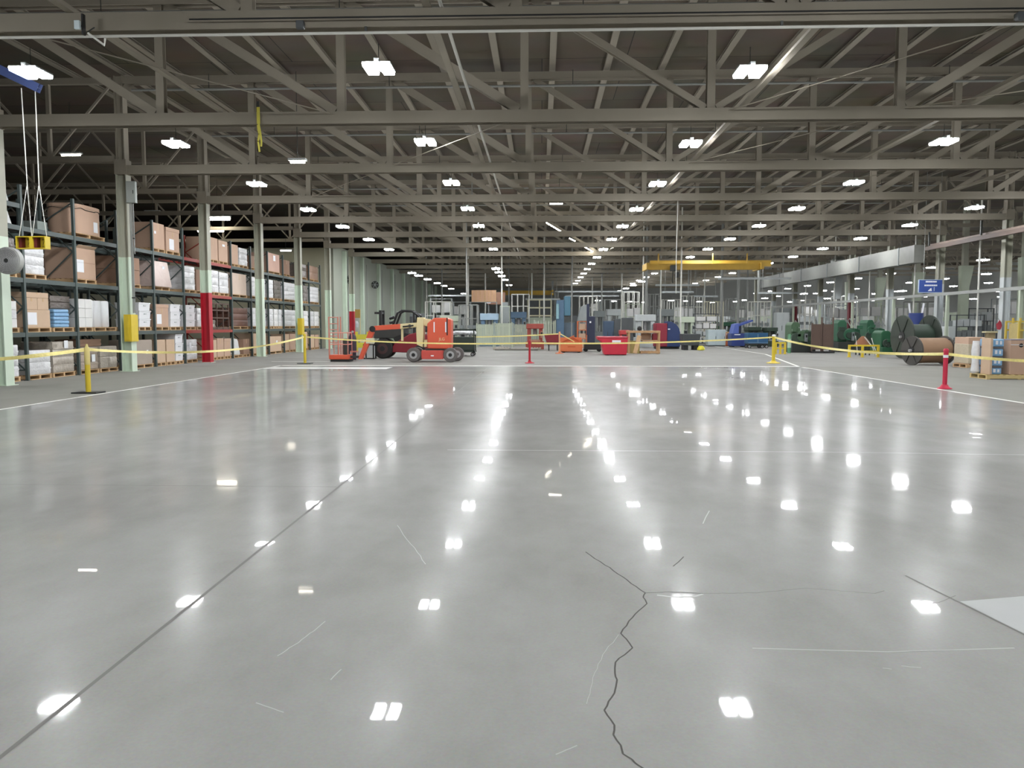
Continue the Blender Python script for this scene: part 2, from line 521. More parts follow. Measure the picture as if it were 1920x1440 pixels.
def side_truss(name, x0, x1, label, y, zb, group, first=None):
    if first is not None:
        return dup(first, (0, y, 0), label, group)
    t = thing(name, label, 'truss', (0, y, 0), 0, group)
    MB().bar((x0, 0, zb), (x1, 0, zb), 0.16, 0.2).build('bottom_chord', truss_paint, t)
    MB().bar((x0, 0, ZT), (x1, 0, ZT), 0.16, 0.2).build('top_chord', truss_paint, t)
    n = max(2, round((x1 - x0) / 4.4))
    st = (x1 - x0) / n
    for k in range(n):
        xa, xb = x0 + st * k, x0 + st * (k + 1)
        lo, hi = zb + 0.1, ZT - 0.1
        xm = (xa + xb) / 2
        MB().bar((xa + 0.05, 0, hi), (xm - 0.05, 0, lo), 0.07).build('web_brace', truss_paint, t)
        MB().bar((xm + 0.05, 0, lo), (xb - 0.05, 0, hi), 0.07).build('web_brace', truss_paint, t)
        MB().bar((xm, 0, lo), (xm, 0, hi), 0.12).build('vertical', truss_paint, t)
    return t
f = None
for i in range(0, 6):
    r = side_truss('roof_truss', -45.8, XL - 0.25, 'slender roof truss above the pallet racks, %s one along the rack bay' % ORD[i], 20.6 + TS * i, 7.2, 'roof trusses over the rack bay', f)
    f = f or r
f = None
for i in range(0, 9):
    r = side_truss('roof_truss', XR + 0.3, 50.0, 'slender roof truss over the machine bay, %s one behind the blue sign column' % ORD[i], 40.1 + TS * i, 7.2, 'roof trusses over the machine bay', f)
    f = f or r

# struts, pipes and rods running along the roof
for k, x in enumerate((-8.15, -1.95, 4.98, 10.45, 16.65)):
    o = MB().sec((x, 0, 7.04), (x, 118, 7.04), [(-.07, -.06), (.07, -.06), (.07, -.04), (.015, -.04), (.015, .06), (-.015, .06), (-.015, -.04), (-.07, -.04)]).build('bracing_strut', truss_paint)
    tag(o, 'long steel strut lying on the truss chords, %s one from the rack side' % ORD[k], 'strut', 'struts along the truss chords')
tag(MB().cyl((-1.72, 5, 7.02), (-1.72, 70, 7.02), 0.035, n=10).build('conduit', pipe_white), 'white conduit running back along the roof beside the central strut', 'conduit')
for k in range(7):
    y = 20.2 + TS * k
    t = thing('sprinkler_pipe', 'grey sprinkler pipe strung under the roof, %s one in front of a truss' % ORD[k], 'pipe', (4, y, 9.36), 0, 'sprinkler pipes under the roof')
    MB().cyl((-17.6, 0, 0), (18, 0, 0), 0.04, n=8).build('pipe_run', pipe_grey, t)
    for x in (-15, -9, -3, 3, 9, 15):
        MB().cyl((x, 0, .04), (x, 0, .5), .012, n=6).build('hanger', dark_steel, t)
t = thing('conduit', 'white conduit along the underside of the closest truss', 'conduit', (4, 13.93, 6.56))
MB().cyl((-17.8, 0, 0), (18, 0, 0), 0.025, n=8).build('pipe', pipe_white, t)
for x in (-14, -7, 0, 7, 14):
    MB().box(x - .02, x + .02, -.02, .02, .026, .1).build('mount', dark_steel, t)
tag(MB().cyl((-6.0, 13.82, 6.78), (21.5, 13.82, 6.76), 0.014, n=6).build('cable', black), 'black cable clipped along the face of the closest truss', 'cable')
for x, nm in ((564, 'beside the cable end'), (1912, 'at the right end of the black cable')):
    p = at(x, 48 if x < 1000 else 32, 13.85)
    nm = nm.replace('right end', 'far end')
    t = thing('junction_box', 'small grey junction box on the closest truss %s' % nm, 'junction box', (p.x, 13.82, p.z))
    MB().cbox((0, 0, 0), (0.13, 0.1, 0.13)).build('cover', dgrey_mach, t, bevel=0.01)
    MB().cbox((0, .08, .02), (0.1, 0.06, 0.1)).build('mount', dark_steel, t)
# small screen on the near truss with its bracket
p = at(147, 48, 13.7)
t = thing('work_light', 'small white work light on a dark bracket under the closest truss', 'light', (p.x, 13.7, p.z))
MB().cbox((0, -0.03, 0), (0.09, 0.05, 0.14)).build('lens', M('pale_lens', (220, 235, 240), 0.3), t)
MB().box(0.05, 0.08, 0.0, 0.08, -0.14, 0.2).box(-0.06, 0.05, 0.0, 0.03, -0.02, 0.01).build('mount', black, t)
# hook conduit under the near truss
p = at(165, 62, 13.6)
t = thing('bent_conduit', 'bent white conduit stub below the closest truss', 'conduit', p)
MB().tube([(0, 0, 0), at(196, 85, 13.6) - p, at(197, 72, 13.6) - p], 0.018).build('pipe', pipe_white, t)
MB().tube([(0, 0, .02), (0, .2, .16)], .012, 6).build('hanger', dark_steel, t)

rods = [((-9.75, 14.2, 6.9), (-5.2, 20.5, 6.9)), ((-0.5, 20.8, 6.9), (-5.0, 27.0, 6.9)), ((8.8, 14.2, 6.9), (4.6, 20.5, 6.9)), ((8.8, 20.8, 6.9), (4.8, 27.0, 6.9)), ((17.9, 14.3, 6.9), (8.9, 20.4, 6.9)), ((13.4, 27.2, 6.9), (8.9, 33.5, 6.9)), ((-5.1, 27.2, 6.9), (-9.6, 33.5, 6.9))]
for k, (a, b) in enumerate(rods):
    tag(MB().cyl(a, b, 0.014, n=6).build('bracing_rod', truss_paint), 'thin diagonal steel rod between two roof trusses, %s of such rods' % ORD[k], 'rod', 'diagonal rods between trusses')

# ---------------------------------------------------------------- lamps
def make_lamp(mat):
    t = thing('high_bay_light', '', 'light')
    MB().box(-0.05, 0.05, -0.26, 0.26, 0.02, 0.13).box(-0.29, -0.05, -0.3, 0.3, 0.015, 0.05).box(0.05, 0.29, -0.3, 0.3, 0.015, 0.05).build('housing', lt_grey, t)
    for s in (-1, 1):
        c_ = s * .165
        ring = lambda w_, l_, z_: [(c_ - w_, -l_, z_), (c_ + w_, -l_, z_), (c_ + w_, l_, z_), (c_ - w_, l_, z_)]
        MB()._add(ring(.118, .31, .014) + ring(.108, .298, -.05), [(0, 1, 5, 4), (1, 2, 6, 5), (2, 3, 7, 6), (3, 0, 4, 7), (4, 5, 6, 7), (3, 2, 1, 0)]).build('led_panel', mat, t)
    MB().tube([(0, 0, 0.13), (0, 0, 0.5)], 0.008, 6).build('hanger', dark_steel, t)
    return t
proto = make_lamp(LED); used = False
proto2 = make_lamp(LED2); used2 = False
def lamp(loc, label, group, second=False):
    global used, used2
    if not second:
        if not used:
            used = True; o = proto; o.location = loc; o['label'] = label; o['group'] = group
            return o
        return dup(proto, loc, label, group)
    if not used2:
        used2 = True; o = proto2; o.location = loc; o['label'] = label; o['group'] = group
        return o
    return dup(proto2, loc, label, group)
rows = [(-10.75, 'row beside the pallet racks', 9), (-3.38, 'row left of the central strut', 9), (4.36, 'row over the middle of the floor', 14), (11.65, 'row over the machine edge', 14), (19.6, 'row along the blue sign column', 14)]
for x, nm, n in rows:
    nm = nm.replace('left of', 'beside')
    for k in range(-3, n):
        y = 16.9 + (6.7 if k < 4 else 6.62) * k + (0.5 if x > 0 else 0)
        if x > 15 and k < 0:
            continue
        if n == 9 and y > 60:
            continue
        lab = 'twin panel LED bay light, %s of the %s' % (ORD[k] if k >= 0 else 'overhead ' + ORD[-k - 1], nm)
        lamp((x, y, 6.9), lab, 'high bay lights over the open floor', k > 6)
for x, nm, ys in ((-10.0, 'row along the mint wall', (62, 65.3, 70.5, 77, 82.5, 89, 103)), (-3.25, 'row down the middle of the rear hall', (57.5, 61.5, 66, 71.5, 81)), (9.3, 'row above the rear machines', (75, 82, 89, 96))):
    for k, y in enumerate(ys):
        lamp((x, y, 5.6), 'low hung bright LED light, %s of the %s' % (ORD[k], nm), 'low hung lights of the rear hall', True)
for x, nm in ((30, 'first'), (38.5, 'second'), (47, 'third'), (56, 'fourth')):
    for k in range(-3, 9):
        lamp((x, 56 + 7.2 * k + (x - 30) * 0.1, 6.0), 'LED light of the machine bay, %s along its %s row' % (ORD[k + 3], nm), 'machine bay lights', True)
for x, nm in ((25.5, 'first'), (33, 'second'), (42, 'third'), (51, 'fourth')):
    for k in range(6):
        lamp((x + .6 * (k % 2), 74 + 7.0 * k + (x - 25) * 0.12, 4.7), 'low small light over distant machine bay lines, %s along its %s file' % (ORD[k], nm), 'low machine bay lights', True)
for k in range(8):
    lamp((6.5 + 2.1 * k, 93 + 2.5 * (k % 4), 4.4), 'low light among the rear hall pipes, %s from the middle' % ORD[k], 'low rear hall lights', True)
# bare tubes and lights above the rack bay
for k, (x, y, Y) in enumerate(((133, 291, 30), (558, 304, 22.8), (286, 398, 42), (408, 410, 46), (536, 470, 56), (395, 432, 50))):
    p = at(x, y, Y)
    if k == 4:
        p = at(536, 470, 52)
    ln = {1: .2, 3: .7, 5: .8}.get(k, .35)
    rr = .1 if k in (3, 5) else .035  # two tubes enlarged to stand for a white glare behind the racks
    t = thing('strip_light', ('bare strip light in the roof, %s' % ('high over the fan column', 'next to the yellow sling', 'above the brown cartons on the top shelf', 'bright one enlarged for glare behind the red footed column', 'by the end wall of the racks', 'lower one enlarged for glare behind the red footed column')[k]), 'light', p)
    MB().box(-ln - .05, ln + .05, -0.1, 0.1, rr + .001, rr + .06).build('housing', lt_grey, t)
    MB().cyl((-ln, 0, 0), (ln, 0, 0), rr).build('tube', LEDT, t)
    MB().cyl((0, 0, rr + .06), (0, 0, max(.3, min(2.5, DECK - p.z - .2))), .01, n=6).build('hanger', dark_steel, t)
# lights over the rack bay itself
for k in range(3):
    lamp((-24.5, 30 + 11 * k, 7.0), 'LED light deep in the rack bay, %s behind the shelving' % ORD[k], 'rack bay lights', True)

# ---------------------------------------------------------------- columns
def column(x, y, label, red=0.0, red_mat=None, guard=None, split=3.9, low=None, top=6.66):
    t = thing('steel_column', label, 'column', (x, y, 0))
    low = low or col_low
    if red:
        MB().hsec((0, 0, 0.015), (0, 0, red), 0.36, 0.34, 0.03, up=(0, 1, 0)).build('painted_foot', red_mat or red_paint, t, label='red painted lower shaft')
    z0 = red or 0.015
    MB().hsec((0, 0, z0), (0, 0, split), 0.36, 0.34, 0.03, up=(0, 1, 0)).build('lower_shaft', low, t)
    MB().hsec((0, 0, split), (0, 0, top), 0.36, 0.34, 0.03, up=(0, 1, 0)).build('upper_shaft', col_up, t)
    MB().hsec((0, 0, top + 0.5), (0, 0, DECK - 0.2), 0.3, 0.3, 0.03, up=(0, 1, 0)).box(-.2, .2, -.19, .19, top, top + 0.5).build('head', truss_paint, t)
    MB().box(-0.24, 0.24, -0.24, 0.24, 0, 0.015).build('base_plate', low, t)
    if guard:
        g0, g1 = guard
        MB().box(0.19, 0.24, -0.26, 0.2, g0, g1).box(-0.02, 0.19, -0.26, -0.2, g0, g1).box(0.1, 0.17, -0.29, -0.26, g0 + .05, g1 - .05).build('guard', yellow, t, label='yellow corner guard')
    return t
names = ['pale green column carrying the round fan', 'pale green column with yellow guard and grey panel box', 'pale green column with bright red foot by the racks', 'plain pale green column between red foot and yellow guard', 'pale green column with yellow guard behind the second yellow post', 'pale green column at the end of the rack row']
for i in range(6):
    column(XL, 20.6 + TS * i, names[i], red=(2.95 if i == 2 else 0), guard={1: (1.03, 1.95), 4: (1.02, 1.98)}.get(i))
column(-14.15, 59.6, 'column with red foot standing at the mint wall', red=2.6)
for i in range(8):
    column(XR, 40.1 + TS * i, 'grey column with red lower half beside the green machine line' if i == 3 else ('second grey column with dark red lower half, farther back' .replace('farther back', 'deeper in the hall') if i == 5 else 'tall grey column of the machine bay, %s from the kraft pallet' % ORD[i]), red=(3.3 if i in (3, 5) else 0), red_mat=M('dark_red_paint', (104, 34, 42), .5), low=lt_grey)
for i in range(5):
    t = thing('tapered_column', 'wide pale column flaring at the top, %s beyond the machine bay columns' % ORD[i], 'column', (27.3, 46.6 + TS * i, 0))
    MB().box(-.25, .25, -.2, .2, 0, 4.0).build('shaft', mint_mach, t)
    MB().prism([(-.25, 4.0), (.25, 4.0), (.5, 5.4), (-.3, 5.4)], -.2, .2, 'y').build('flared_head', mint_mach, t)
    MB().box(-.15, .15, -.15, .15, 5.4, 9.6).build('upper_post', col_up, t)
# fittings on the left columns
c2 = (XL, 27.1)
t = thing('electrical_panel', 'grey electrical panel box high on the second column', 'panel box', (XL + 0.36, 26.85, 5.7))
MB().box(-0.16, 0.16, 0, 0.14, 0, 0.72).build('cabinet', M('panel_grey', (150, 156, 150), 0.5), t, bevel=0.01)
MB().box(-0.14, 0.14, -0.015, 0, 0.02, 0.7).build('door', M('panel_door', (164, 170, 164), 0.45), t)
MB().box(0.09, 0.11, -0.03, -0.015, 0.3, 0.42).build('latch', dark_steel, t)
for k, (dx, z1) in enumerate(((0.25, 2.0), (0.31, 2.0), (0.38, 4.0))):
    t = thing('conduit', ('short' if k == 2 else 'long') + ' conduit dropping from the grey panel box, %s one' % ORD[k], 'conduit', (XL + dx, 27.0 - 0.02 * k, z1))
    MB().cyl((0, 0, 0), (0, 0, 5.69 - z1), 0.022, n=8).build('pipe', pipe_grey, t)
    MB().box(-.03, .03, -.03, .03, .5, .54).build('mount', dark_steel, t)
t = thing('wall_fan', 'round grey caged fan mounted on the first column', 'fan', at(17, 489, 20.1))
MB().lathe([(0.29, -0.1), (0.345, -0.08), (0.345, 0.08), (0.29, 0.1)], axis='y', n=32).build('shroud', M('fan_grey', (172, 174, 170), 0.6), t, smooth=True)
m = MB()
for k in range(7):
    r = 0.06 + 0.042 * k
    m.tube([(r * math.cos(a * PI / 12), -0.115, r * math.sin(a * PI / 12)) for a in range(25)], 0.008, 5)
for k in range(16):
    a = k * PI / 8
    m.bar((0.04 * math.cos(a), -0.112, 0.04 * math.sin(a)), (0.335 * math.cos(a), -0.105, 0.335 * math.sin(a)), 0.008)
m.build('guard_grille', hub_grey, t)
MB().lathe([(0.06, -0.12), (0.07, -0.06), (0.07, 0.1)], axis='y', n=16).build('motor', dark_steel, t)
m = MB()
for k in range(4):
    a = k * PI / 2 + .3
    m.prism([(0.07 * math.cos(a - .3), 0.07 * math.sin(a - .3)), (0.3 * math.cos(a - .3), 0.3 * math.sin(a - .3)), (0.3 * math.cos(a + .35), 0.3 * math.sin(a + .35)), (0.07 * math.cos(a + .3), 0.07 * math.sin(a + .3))], -0.01, 0.01, 'y')
m.build('blade', hub_grey, t)
MB().box(-0.04, 0.04, 0.1, 0.26, -0.04, 0.04).build('mount', dark_steel, t)

# ---------------------------------------------------------------- pallet racks
RX0, RX1 = -14.7, -15.85
RY0, RP = 19.8, 2.56
LEV = [1.32, 2.87, 4.33]
NB = 13
FAN = 'counting from the fan column'
def rack_upright(parent, y, mat):
    m = MB()
    m.box(RX0 - .08, RX0, y - .045, y + .045, 0, 5.55).box(RX1, RX1 + .08, y - .045, y + .045, 0, 5.55)
    zz = [0.3, 1.2, 2.1, 3.0, 3.9, 4.8, 5.4]
    for i in range(len(zz) - 1):
        a, b = (RX0 - .09, RX1 + .09) if i % 2 == 0 else (RX1 + .09, RX0 - .09)
        m.bar((a, y, zz[i]), (b, y, zz[i + 1]), 0.035)
    m.bar((RX0 - .09, y, 0.3), (RX1 + .09, y, 0.3), 0.035)
    m.build('upright_frame', mat, parent)
    MB().box(RX0 - .11, RX0 + .03, y - .07, y + .07, 0, 0.012).build('foot_plate', mat, parent)
for b in range(NB):
    y0 = RY0 + RP * b
    redb = b in (5, 6)
    t = thing('pallet_rack', '%s pallet rack bay, %s %s' % ('red beamed' if redb else 'dark green steel', ORD[b], FAN), 'pallet rack', (0, 0, 0), 0, 'pallet racks along the wall')
    rack_upright(t, y0 + 0.05, rack_red if b == 6 else rack_green)
    if b == NB - 1:
        rack_upright(t, y0 + RP + 0.05, rack_green)
    for k, z in enumerate(LEV + ([4.95] if b == 0 else [])):
        bm_ = rack_red if (redb and not (b == 5 and k == 1)) else rack_green
        for x in (RX0 - .04, RX1 + .04):
            MB().box(x - .028, x + .028, y0 + .1, y0 + RP, z - .07, z + .06).build('shelf_beam', bm_, t)
        m = MB()
        for j in range(6):
            yy = y0 + .3 + j * 0.4
            m.box(RX1 + .075, RX0 - .075, yy, yy + .09, z + .0, z + .035)
        m.build('deck_slat', dark_steel, t)
# the back row of racks
for b in range(7):
    y0 = RY0 + RP * (b + 0)
    if b == 6:
        continue
    t = thing('pallet_rack', 'shadowed rear pallet rack bay behind the front row, %s %s' % (ORD[b], FAN), 'pallet rack', (-1.75, 0, 0), 0, 'rear pallet racks')
    m = MB()
    rack_upright(t, y0 + 0.05, rack_green)
    for z in LEV:
        for x in (RX0 - .04, RX1 + .04):
            MB().box(x - .028, x + .028, y0 + .1, y0 + RP, z - .07, z + .06).build('shelf_beam', rack_green, t)
        m = MB()
        for j in range(6):
            yy = y0 + .3 + j * 0.4
            m.box(RX1 + .075, RX0 - .075, yy, yy + .09, z, z + .035)
        m.build('deck_slat', dark_steel, t)

# ---------------------------------------------------------------- goods
PAL = {}
def pallet(cx, cy, z, w, d, label, mat=None, group='pallets under the rack goods'):
    # d along X, w along Y
    mat = mat or wood
    key = (round(w, 2), round(d, 2), mat.name)
    if key in PAL:
        return dup(PAL[key], (cx, cy, z), label, group)
    t = thing('pallet', label, 'pallet', (cx, cy, z), 0, group)
    m = MB()
    n = max(4, int(d / 0.16))
    for i in range(n):
        x = -d / 2 + (d - 0.1) * i / (n - 1)
        m.box(x, x + 0.1, -w / 2, w / 2, 0.115, 0.137)
    m.build('deck_slat', mat, t)
    m = MB()
    for i in range(3):
        x = -d / 2 + (d - 0.1) * i / 2
        m.box(x, x + 0.1, -w / 2, w / 2, 0.0, 0.02)
    m.build('base_slat', mat, t)
    for y in (-w / 2 + .04, 0, w / 2 - .04):
        MB().box(-d / 2 + .01, d / 2 - .01, y - .04, y + .04, 0.021, 0.114).build('stringer', mat, t)
    PAL[key] = t
    return t

def carton(c, w, d, h, mat, name='carton', lid=False, lab=None, tape=True, label='', cat='box', group=None, flaps=False):
    """box standing at c=(x,y,z); w along Y, d along X, front is +X"""
    t = thing(name, label, cat, c, 0, group)
    if flaps:
        MB().box(-d / 2, d / 2, -w / 2, -w / 2 + .02, 0, h).box(-d / 2, d / 2, w / 2 - .02, w / 2, 0, h).box(-d / 2, -d / 2 + .02, -w / 2 + .02, w / 2 - .02, 0, h).box(d / 2 - .02, d / 2, -w / 2 + .02, w / 2 - .02, 0, h).box(-d / 2 + .02, d / 2 - .02, -w / 2 + .02, w / 2 - .02, h * .8, h * .82).build('body', mat, t)
    else:
        MB().box(-d / 2, d / 2, -w / 2, w / 2, 0, h).build('body', mat, t, bevel=0.012)
    if lid:
        MB().box(-d / 2 - .015, d / 2 + .015, -w / 2 - .015, w / 2 + .015, h * 0.86, h + .015).build('lid', mat, t, bevel=0.008)
    if tape:
        MB().box(d / 2 + .001, d / 2 + .004, -.03, .03, h * 0.62 if lid else h * 0.7, h * (0.85 if lid else 0.995)).build('tape', tape_mat, t)
    if lab:
        ly, lz, lw, lh = lab
        MB().box(d / 2 + .001, d / 2 + .006, w * ly - lw / 2, w * ly + lw / 2, h * lz - lh / 2, h * lz + lh / 2).build('paper_label', paper, t)
    return t

def octabin(c, w, d, h, mat, label, lab=None):
    t = thing('gaylord_carton', label, 'box', c)
    a, b = d / 2, w / 2
    poly = [(math.copysign(a * abs(math.cos(q)) ** .55, math.cos(q)), math.copysign(b * abs(math.sin(q)) ** .55, math.sin(q))) for q in [2 * PI * (i + .5) / 28 for i in range(28)]]
    MB().prism(poly, 0, h, 'z').build('body', mat, t, smooth=True)
    s = 1.02
    MB().prism([(x * s, y * s) for x, y in poly], h * .9, h + .02, 'z').build('lid', mat, t, bevel=0.01)
    MB().tube([(x * 1.03, y * 1.03, h * .86 + .03 * math.sin(i * 2)) for i, (x, y) in enumerate(poly + poly[:1])], 0.01, 6).build('strap', dark_steel, t)
    if lab:
        MB().box(a + .001, a + .006, w * lab[0] - .12, w * lab[0] + .12, .1, .44).build('paper_label', paper, t)
    return t

def wrapped(c, w, d, h, mat, label, layers=3, cols=2, flare=0.0, lab=None, group=None, name='wrapped_load'):
    """a film-wrapped stack: a block with the carton layers pressing through the film"""
    t = thing(name, label, 'wrapped load', c, 0, group)
    m = MB()
    prof = []
    for i in range(layers):
        z0, z1 = h * i / layers, h * (i + 1) / layers
        prof += [(z0 + .004, 0.005), (z0 + .02, 0.018), (z1 - .02, 0.018), (z1 - .004, 0.005)]
    rings = []
    nn = 6
    for z, e in prof:
        fl_ = flare * max(0, 1 - z / (h * 0.35)) ** 1.5
        a, b = d / 2 - .02 + e + fl_, w / 2 - .02 + e + fl_
        ring = []
        def side(x0, y0, x1, y1, nx, ny):
            for q in range(nn):
                s = q / nn
                dent = -0.014 if (q == nn // 2 and cols == 2) else random.uniform(-.006, .006)
                if q == 0:
                    dent = -0.01
                ring.append((x0 + (x1 - x0) * s + nx * dent, y0 + (y1 - y0) * s + ny * dent, z))
        side(-a, -b, a, -b, 0, -1); side(a, -b, a, b, 1, 0); side(a, b, -a, b, 0, 1); side(-a, b, -a, -b, -1, 0)
        rings.append(ring)
    n = 4 * nn
    vs = [p for r in rings for p in r]
    fs = []
    for i in range(len(rings) - 1):
        fs += [(i * n + k, i * n + (k + 1) % n, (i + 1) * n + (k + 1) % n, (i + 1) * n + k) for k in range(n)]
    fs += [tuple(range(n - 1, -1, -1)), tuple(range((len(rings) - 1) * n, len(rings) * n))]
    m._add(vs, fs)
    m.build('load', mat, t, smooth=True)
    q = MB()
    for i in range(3):
        z = h * (0.2 + 0.28 * i)
        q.prism([(-d / 2 - .004, -w / 2 - .004), (d / 2 + .004, -w / 2 - .004), (d / 2 + .004, w / 2 + .004), (-d / 2 - .004, w / 2 + .004)], z, z + 0.05, 'z') if flare == 0 and i != 1 else None
    if q.v:
        q.build('film_band', mat, t)
    if lab:
        MB().box(d / 2 + .02, d / 2 + .026, w * lab[0] - .1, w * lab[0] + .1, h * lab[1] - .12, h * lab[1] + .12).build('paper_label', paper, t)
    return t

BIN = []
def tote(c, w, d, h, label, group, mat=None):
    mat = mat or white_pl
    for k, o in BIN:
        if k == (round(w, 2), round(d, 2), round(h, 2), mat.name):
            return dup(o, c, label, group)
    t = thing('white_tote', label, 'tote', c, 0, group)
    a, b = d / 2, w / 2
    vs = [(-a * .96, -b * .96, 0), (a * .96, -b * .96, 0), (a * .96, b * .96, 0), (-a * .96, b * .96, 0), (-a, -b, h * .86), (a, -b, h * .86), (a, b, h * .86), (-a, b, h * .86)]
    MB()._add(vs, [(0, 3, 2, 1), (4, 5, 6, 7), (0, 1, 5, 4), (1, 2, 6, 5), (2, 3, 7, 6), (3, 0, 4, 7)]).build('body', mat, t, bevel=0.01)
    MB().box(-a - .015, a + .015, -b - .015, b + .015, h * .86, h - .002).build('rim', mat, t, bevel=0.006)
    MB().box(a * .97, a * .97 + .03, -.08, .08, h * .55, h * .66).build('handle', lt_grey, t)
    BIN.append(((round(w, 2), round(d, 2), round(h, 2), mat.name), t))
    return t

SHELF = ['floor level', 'first shelf', 'middle shelf', 'top shelf']
BASE = [0.0, 1.382, 2.932, 4.392]
def bayname(b):
    return '%s rack bay from the fan' % ORD[b]
XG = -15.28
def spot(b, lv, y0, y1, pal=True, what='load', d=1.02, wcut=0.0, matp=None):
    """a pallet on the shelf; returns the centre of the load, its width and base height"""
    w = y1 - y0
    cy = (y0 + y1) / 2
    z = BASE[lv]
    if pal:
        pallet(XG, cy, z, round(w, 2), d, 'wooden pallet under the %s, %s, %s' % (what, SHELF[lv], bayname(b)), matp)
        z += 0.139
    return (XG, cy, z), w

def L(what, lv, b):
    return '%s, %s, %s' % (what, SHELF[lv], bayname(b))

# --- level 3 (top)
def sack(c, w, d, h, label, flare=0.06):
    t = thing('bulk_sack', label, 'sack', c)
    m = MB()
    prof = [(0.98, 0), (1.05, .06), (1.0, .3), (0.93, .55), (.9, .8), (.8, .95), (.55, 1.0)]
    n = 20
    vs, fs = [], []
    for r, z in prof:
        for k in range(n):
            a = 2 * PI * k / n
            ca, sa = math.cos(a), math.sin(a)
            ex = 0.6
            x = math.copysign(abs(ca) ** ex, ca); y = math.copysign(abs(sa) ** ex, sa)
            vs.append((x * d / 2 * r * random.uniform(.97, 1.03), y * w / 2 * r * random.uniform(.97, 1.03), z * h))
    for i in range(len(prof) - 1):
        fs += [(i * n + k, i * n + (k + 1) % n, (i + 1) * n + (k + 1) % n, (i + 1) * n + k) for k in range(n)]
    fs += [tuple(range(n - 1, -1, -1)), tuple(range((len(prof) - 1) * n, len(prof) * n))]
    m._add(vs, fs)
    m.build('bag', sack_mat, t, smooth=True)
    for s in (-1, 1):
        MB().tube([(d * .2 * s, -.12, h * .98), (d * .22 * s, -.06, h * 1.08), (d * .22 * s, .06, h * 1.08), (d * .2 * s, .12, h * .98)], 0.012, 6).build('lifting_loop', sack_mat, t)
    return t
sack((XG, 21.7, 5.02), 0.95, 0.95, 0.72, L('white woven sack on the small upper beam', 3, 0))
sack((XG, 21.75, 4.392), 1.0, 1.0, 0.45, L('squat white woven sack', 3, 0))
carton((XG - 0.2, 24.1, 4.392), 0.5, 0.6, 0.34, M('grey_tote_mat', (128, 138, 132), 0.6), 'storage_crate', tape=False, label=L('grey green crate', 3, 1), cat='crate')
c, w = spot(2, 3, 25.05, 26.85, what='round carton')
octabin(c, 1.75, 1.05, 0.9, kraft, L('large rounded kraft carton with strap', 3, 2), (0.18,))
c, w = spot(4, 3, 30.16, 31.2, what='plain carton')
carton(c, 1.0, 1.0, 0.97, kraft, lab=(-.25, .62, .14, .1), label=L('tall plain kraft carton', 3, 4))
c, w = spot(4, 3, 31.3, 32.5, what='labelled carton')
carton(c, 1.15, 1.0, 0.9, kraft, lid=True, lab=(-.1, .3, .4, .42), label=L('lidded kraft carton with white sheet', 3, 4))
c, w = spot(6, 3, 35.3, 36.4, what='upright carton')
carton(c, 1.05, 1.0, 0.98, kraft, label=L('upright kraft carton', 3, 6))
c, w = spot(6, 3, 36.5, 37.5, what='stickered carton')
carton(c, 1.05, 1.0, 0.95, kraft, lab=(.05, .78, .3, .1), label=L('kraft carton with small white sticker', 3, 6))
c, w = spot(7, 3, 37.9, 38.85, what='kraft carton')
carton(c, .9, 1.0, 0.92, kraft, label=L('narrow kraft carton', 3, 7))
c, w = spot(7, 3, 38.95, 40.1, what='silver load')
wrapped(c, 1.05, 1.0, .85, film, L('shiny silver wrapped load', 3, 7))
c, w = spot(8, 3, 40.5, 41.6, what='dark carton')
carton(c, 1.0, 1.0, .6, kraft_d, label=L('dark kraft carton', 3, 8))
c, w = spot(9, 3, 43.0, 45.1, what='pinkish carton')
carton(c, 1.95, 1.0, .98, M('pink_kraft', (190, 156, 140), .75), lab=(.05, .75, .35, .3), label=L('wide pinkish kraft carton', 3, 9))
c, w = spot(10, 3, 45.6, 46.9, what='brown carton')
carton(c, 1.2, 1.0, .8, kraft_d, label=L('brown carton', 3, 10))
c, w = spot(11, 3, 48.15, 50.3, what='brown film load')
wrapped(c, 2.0, 1.0, .82, film_dark, L('brown film wrapped load', 3, 11), 2)
c, w = spot(12, 3, 50.8, 52.9, what='mixed load')
wrapped(c, 1.9, 1.0, .85, M('film_over_kraft', (150, 118, 96), .4, var=.25, bump=.3), L('tan film wrapped load', 3, 12), 2)
# --- level 2
c, w = spot(0, 2, 20.1, 22.2, what='grey load')
wrapped(c, 2.0, 1.0, .95, film_dark, L('dark grey wrapped load', 2, 0))
c, w = spot(1, 2, 22.5, 23.55, what='silver load')
wrapped(c, .95, .95, .78, film, L('silver wrapped load under yellow tray', 2, 1), 3)
c, w = spot(2, 2, 25.05, 26.25, what='creased carton')
t = carton(c, 1.12, 1.02, .98, kraft, lab=(-.3, .42, .4, .4), label=L('creased kraft carton with open flaps', 2, 2), tape=False)
for s in (-1, 1):
    MB().bar((s * .49, 0, .99), (s * .6, 0, 1.07), .01, 1.05, up=(0, 1, 0)).build('flap', kraft_b, t)
MB().box(.511, .516, -.56, .56, .52, .53).build('crease_line', kraft_d, t)
for k, (hh, zz) in enumerate(((.5, 0), (.45, .505))):
    if k == 0:
        c, w = spot(3, 2, 27.7, 29.2, what='stacked cartons')
    carton((c[0], c[1], c[2] + zz), 1.4, 1.0, hh, kraft_d, label=L('dark kraft carton %s' % ('below another' if k == 0 else 'atop another'), 2, 3))
c, w = spot(4, 2, 30.2, 31.5, what='pink white load')
wrapped(c, 1.15, .95, .98, film_pink, L('pinkish white bagged load flaring at its foot', 2, 4), 1, 1, flare=.12, lab=(.15, .7))
c, w = spot(5, 2, 32.75, 33.9, what='silver load')
wrapped(c, 1.05, 1.0, .98, film, L('tall silver wrapped load', 2, 5), 4)
c, w = spot(5, 2, 33.95, 35.0, what='brown load')
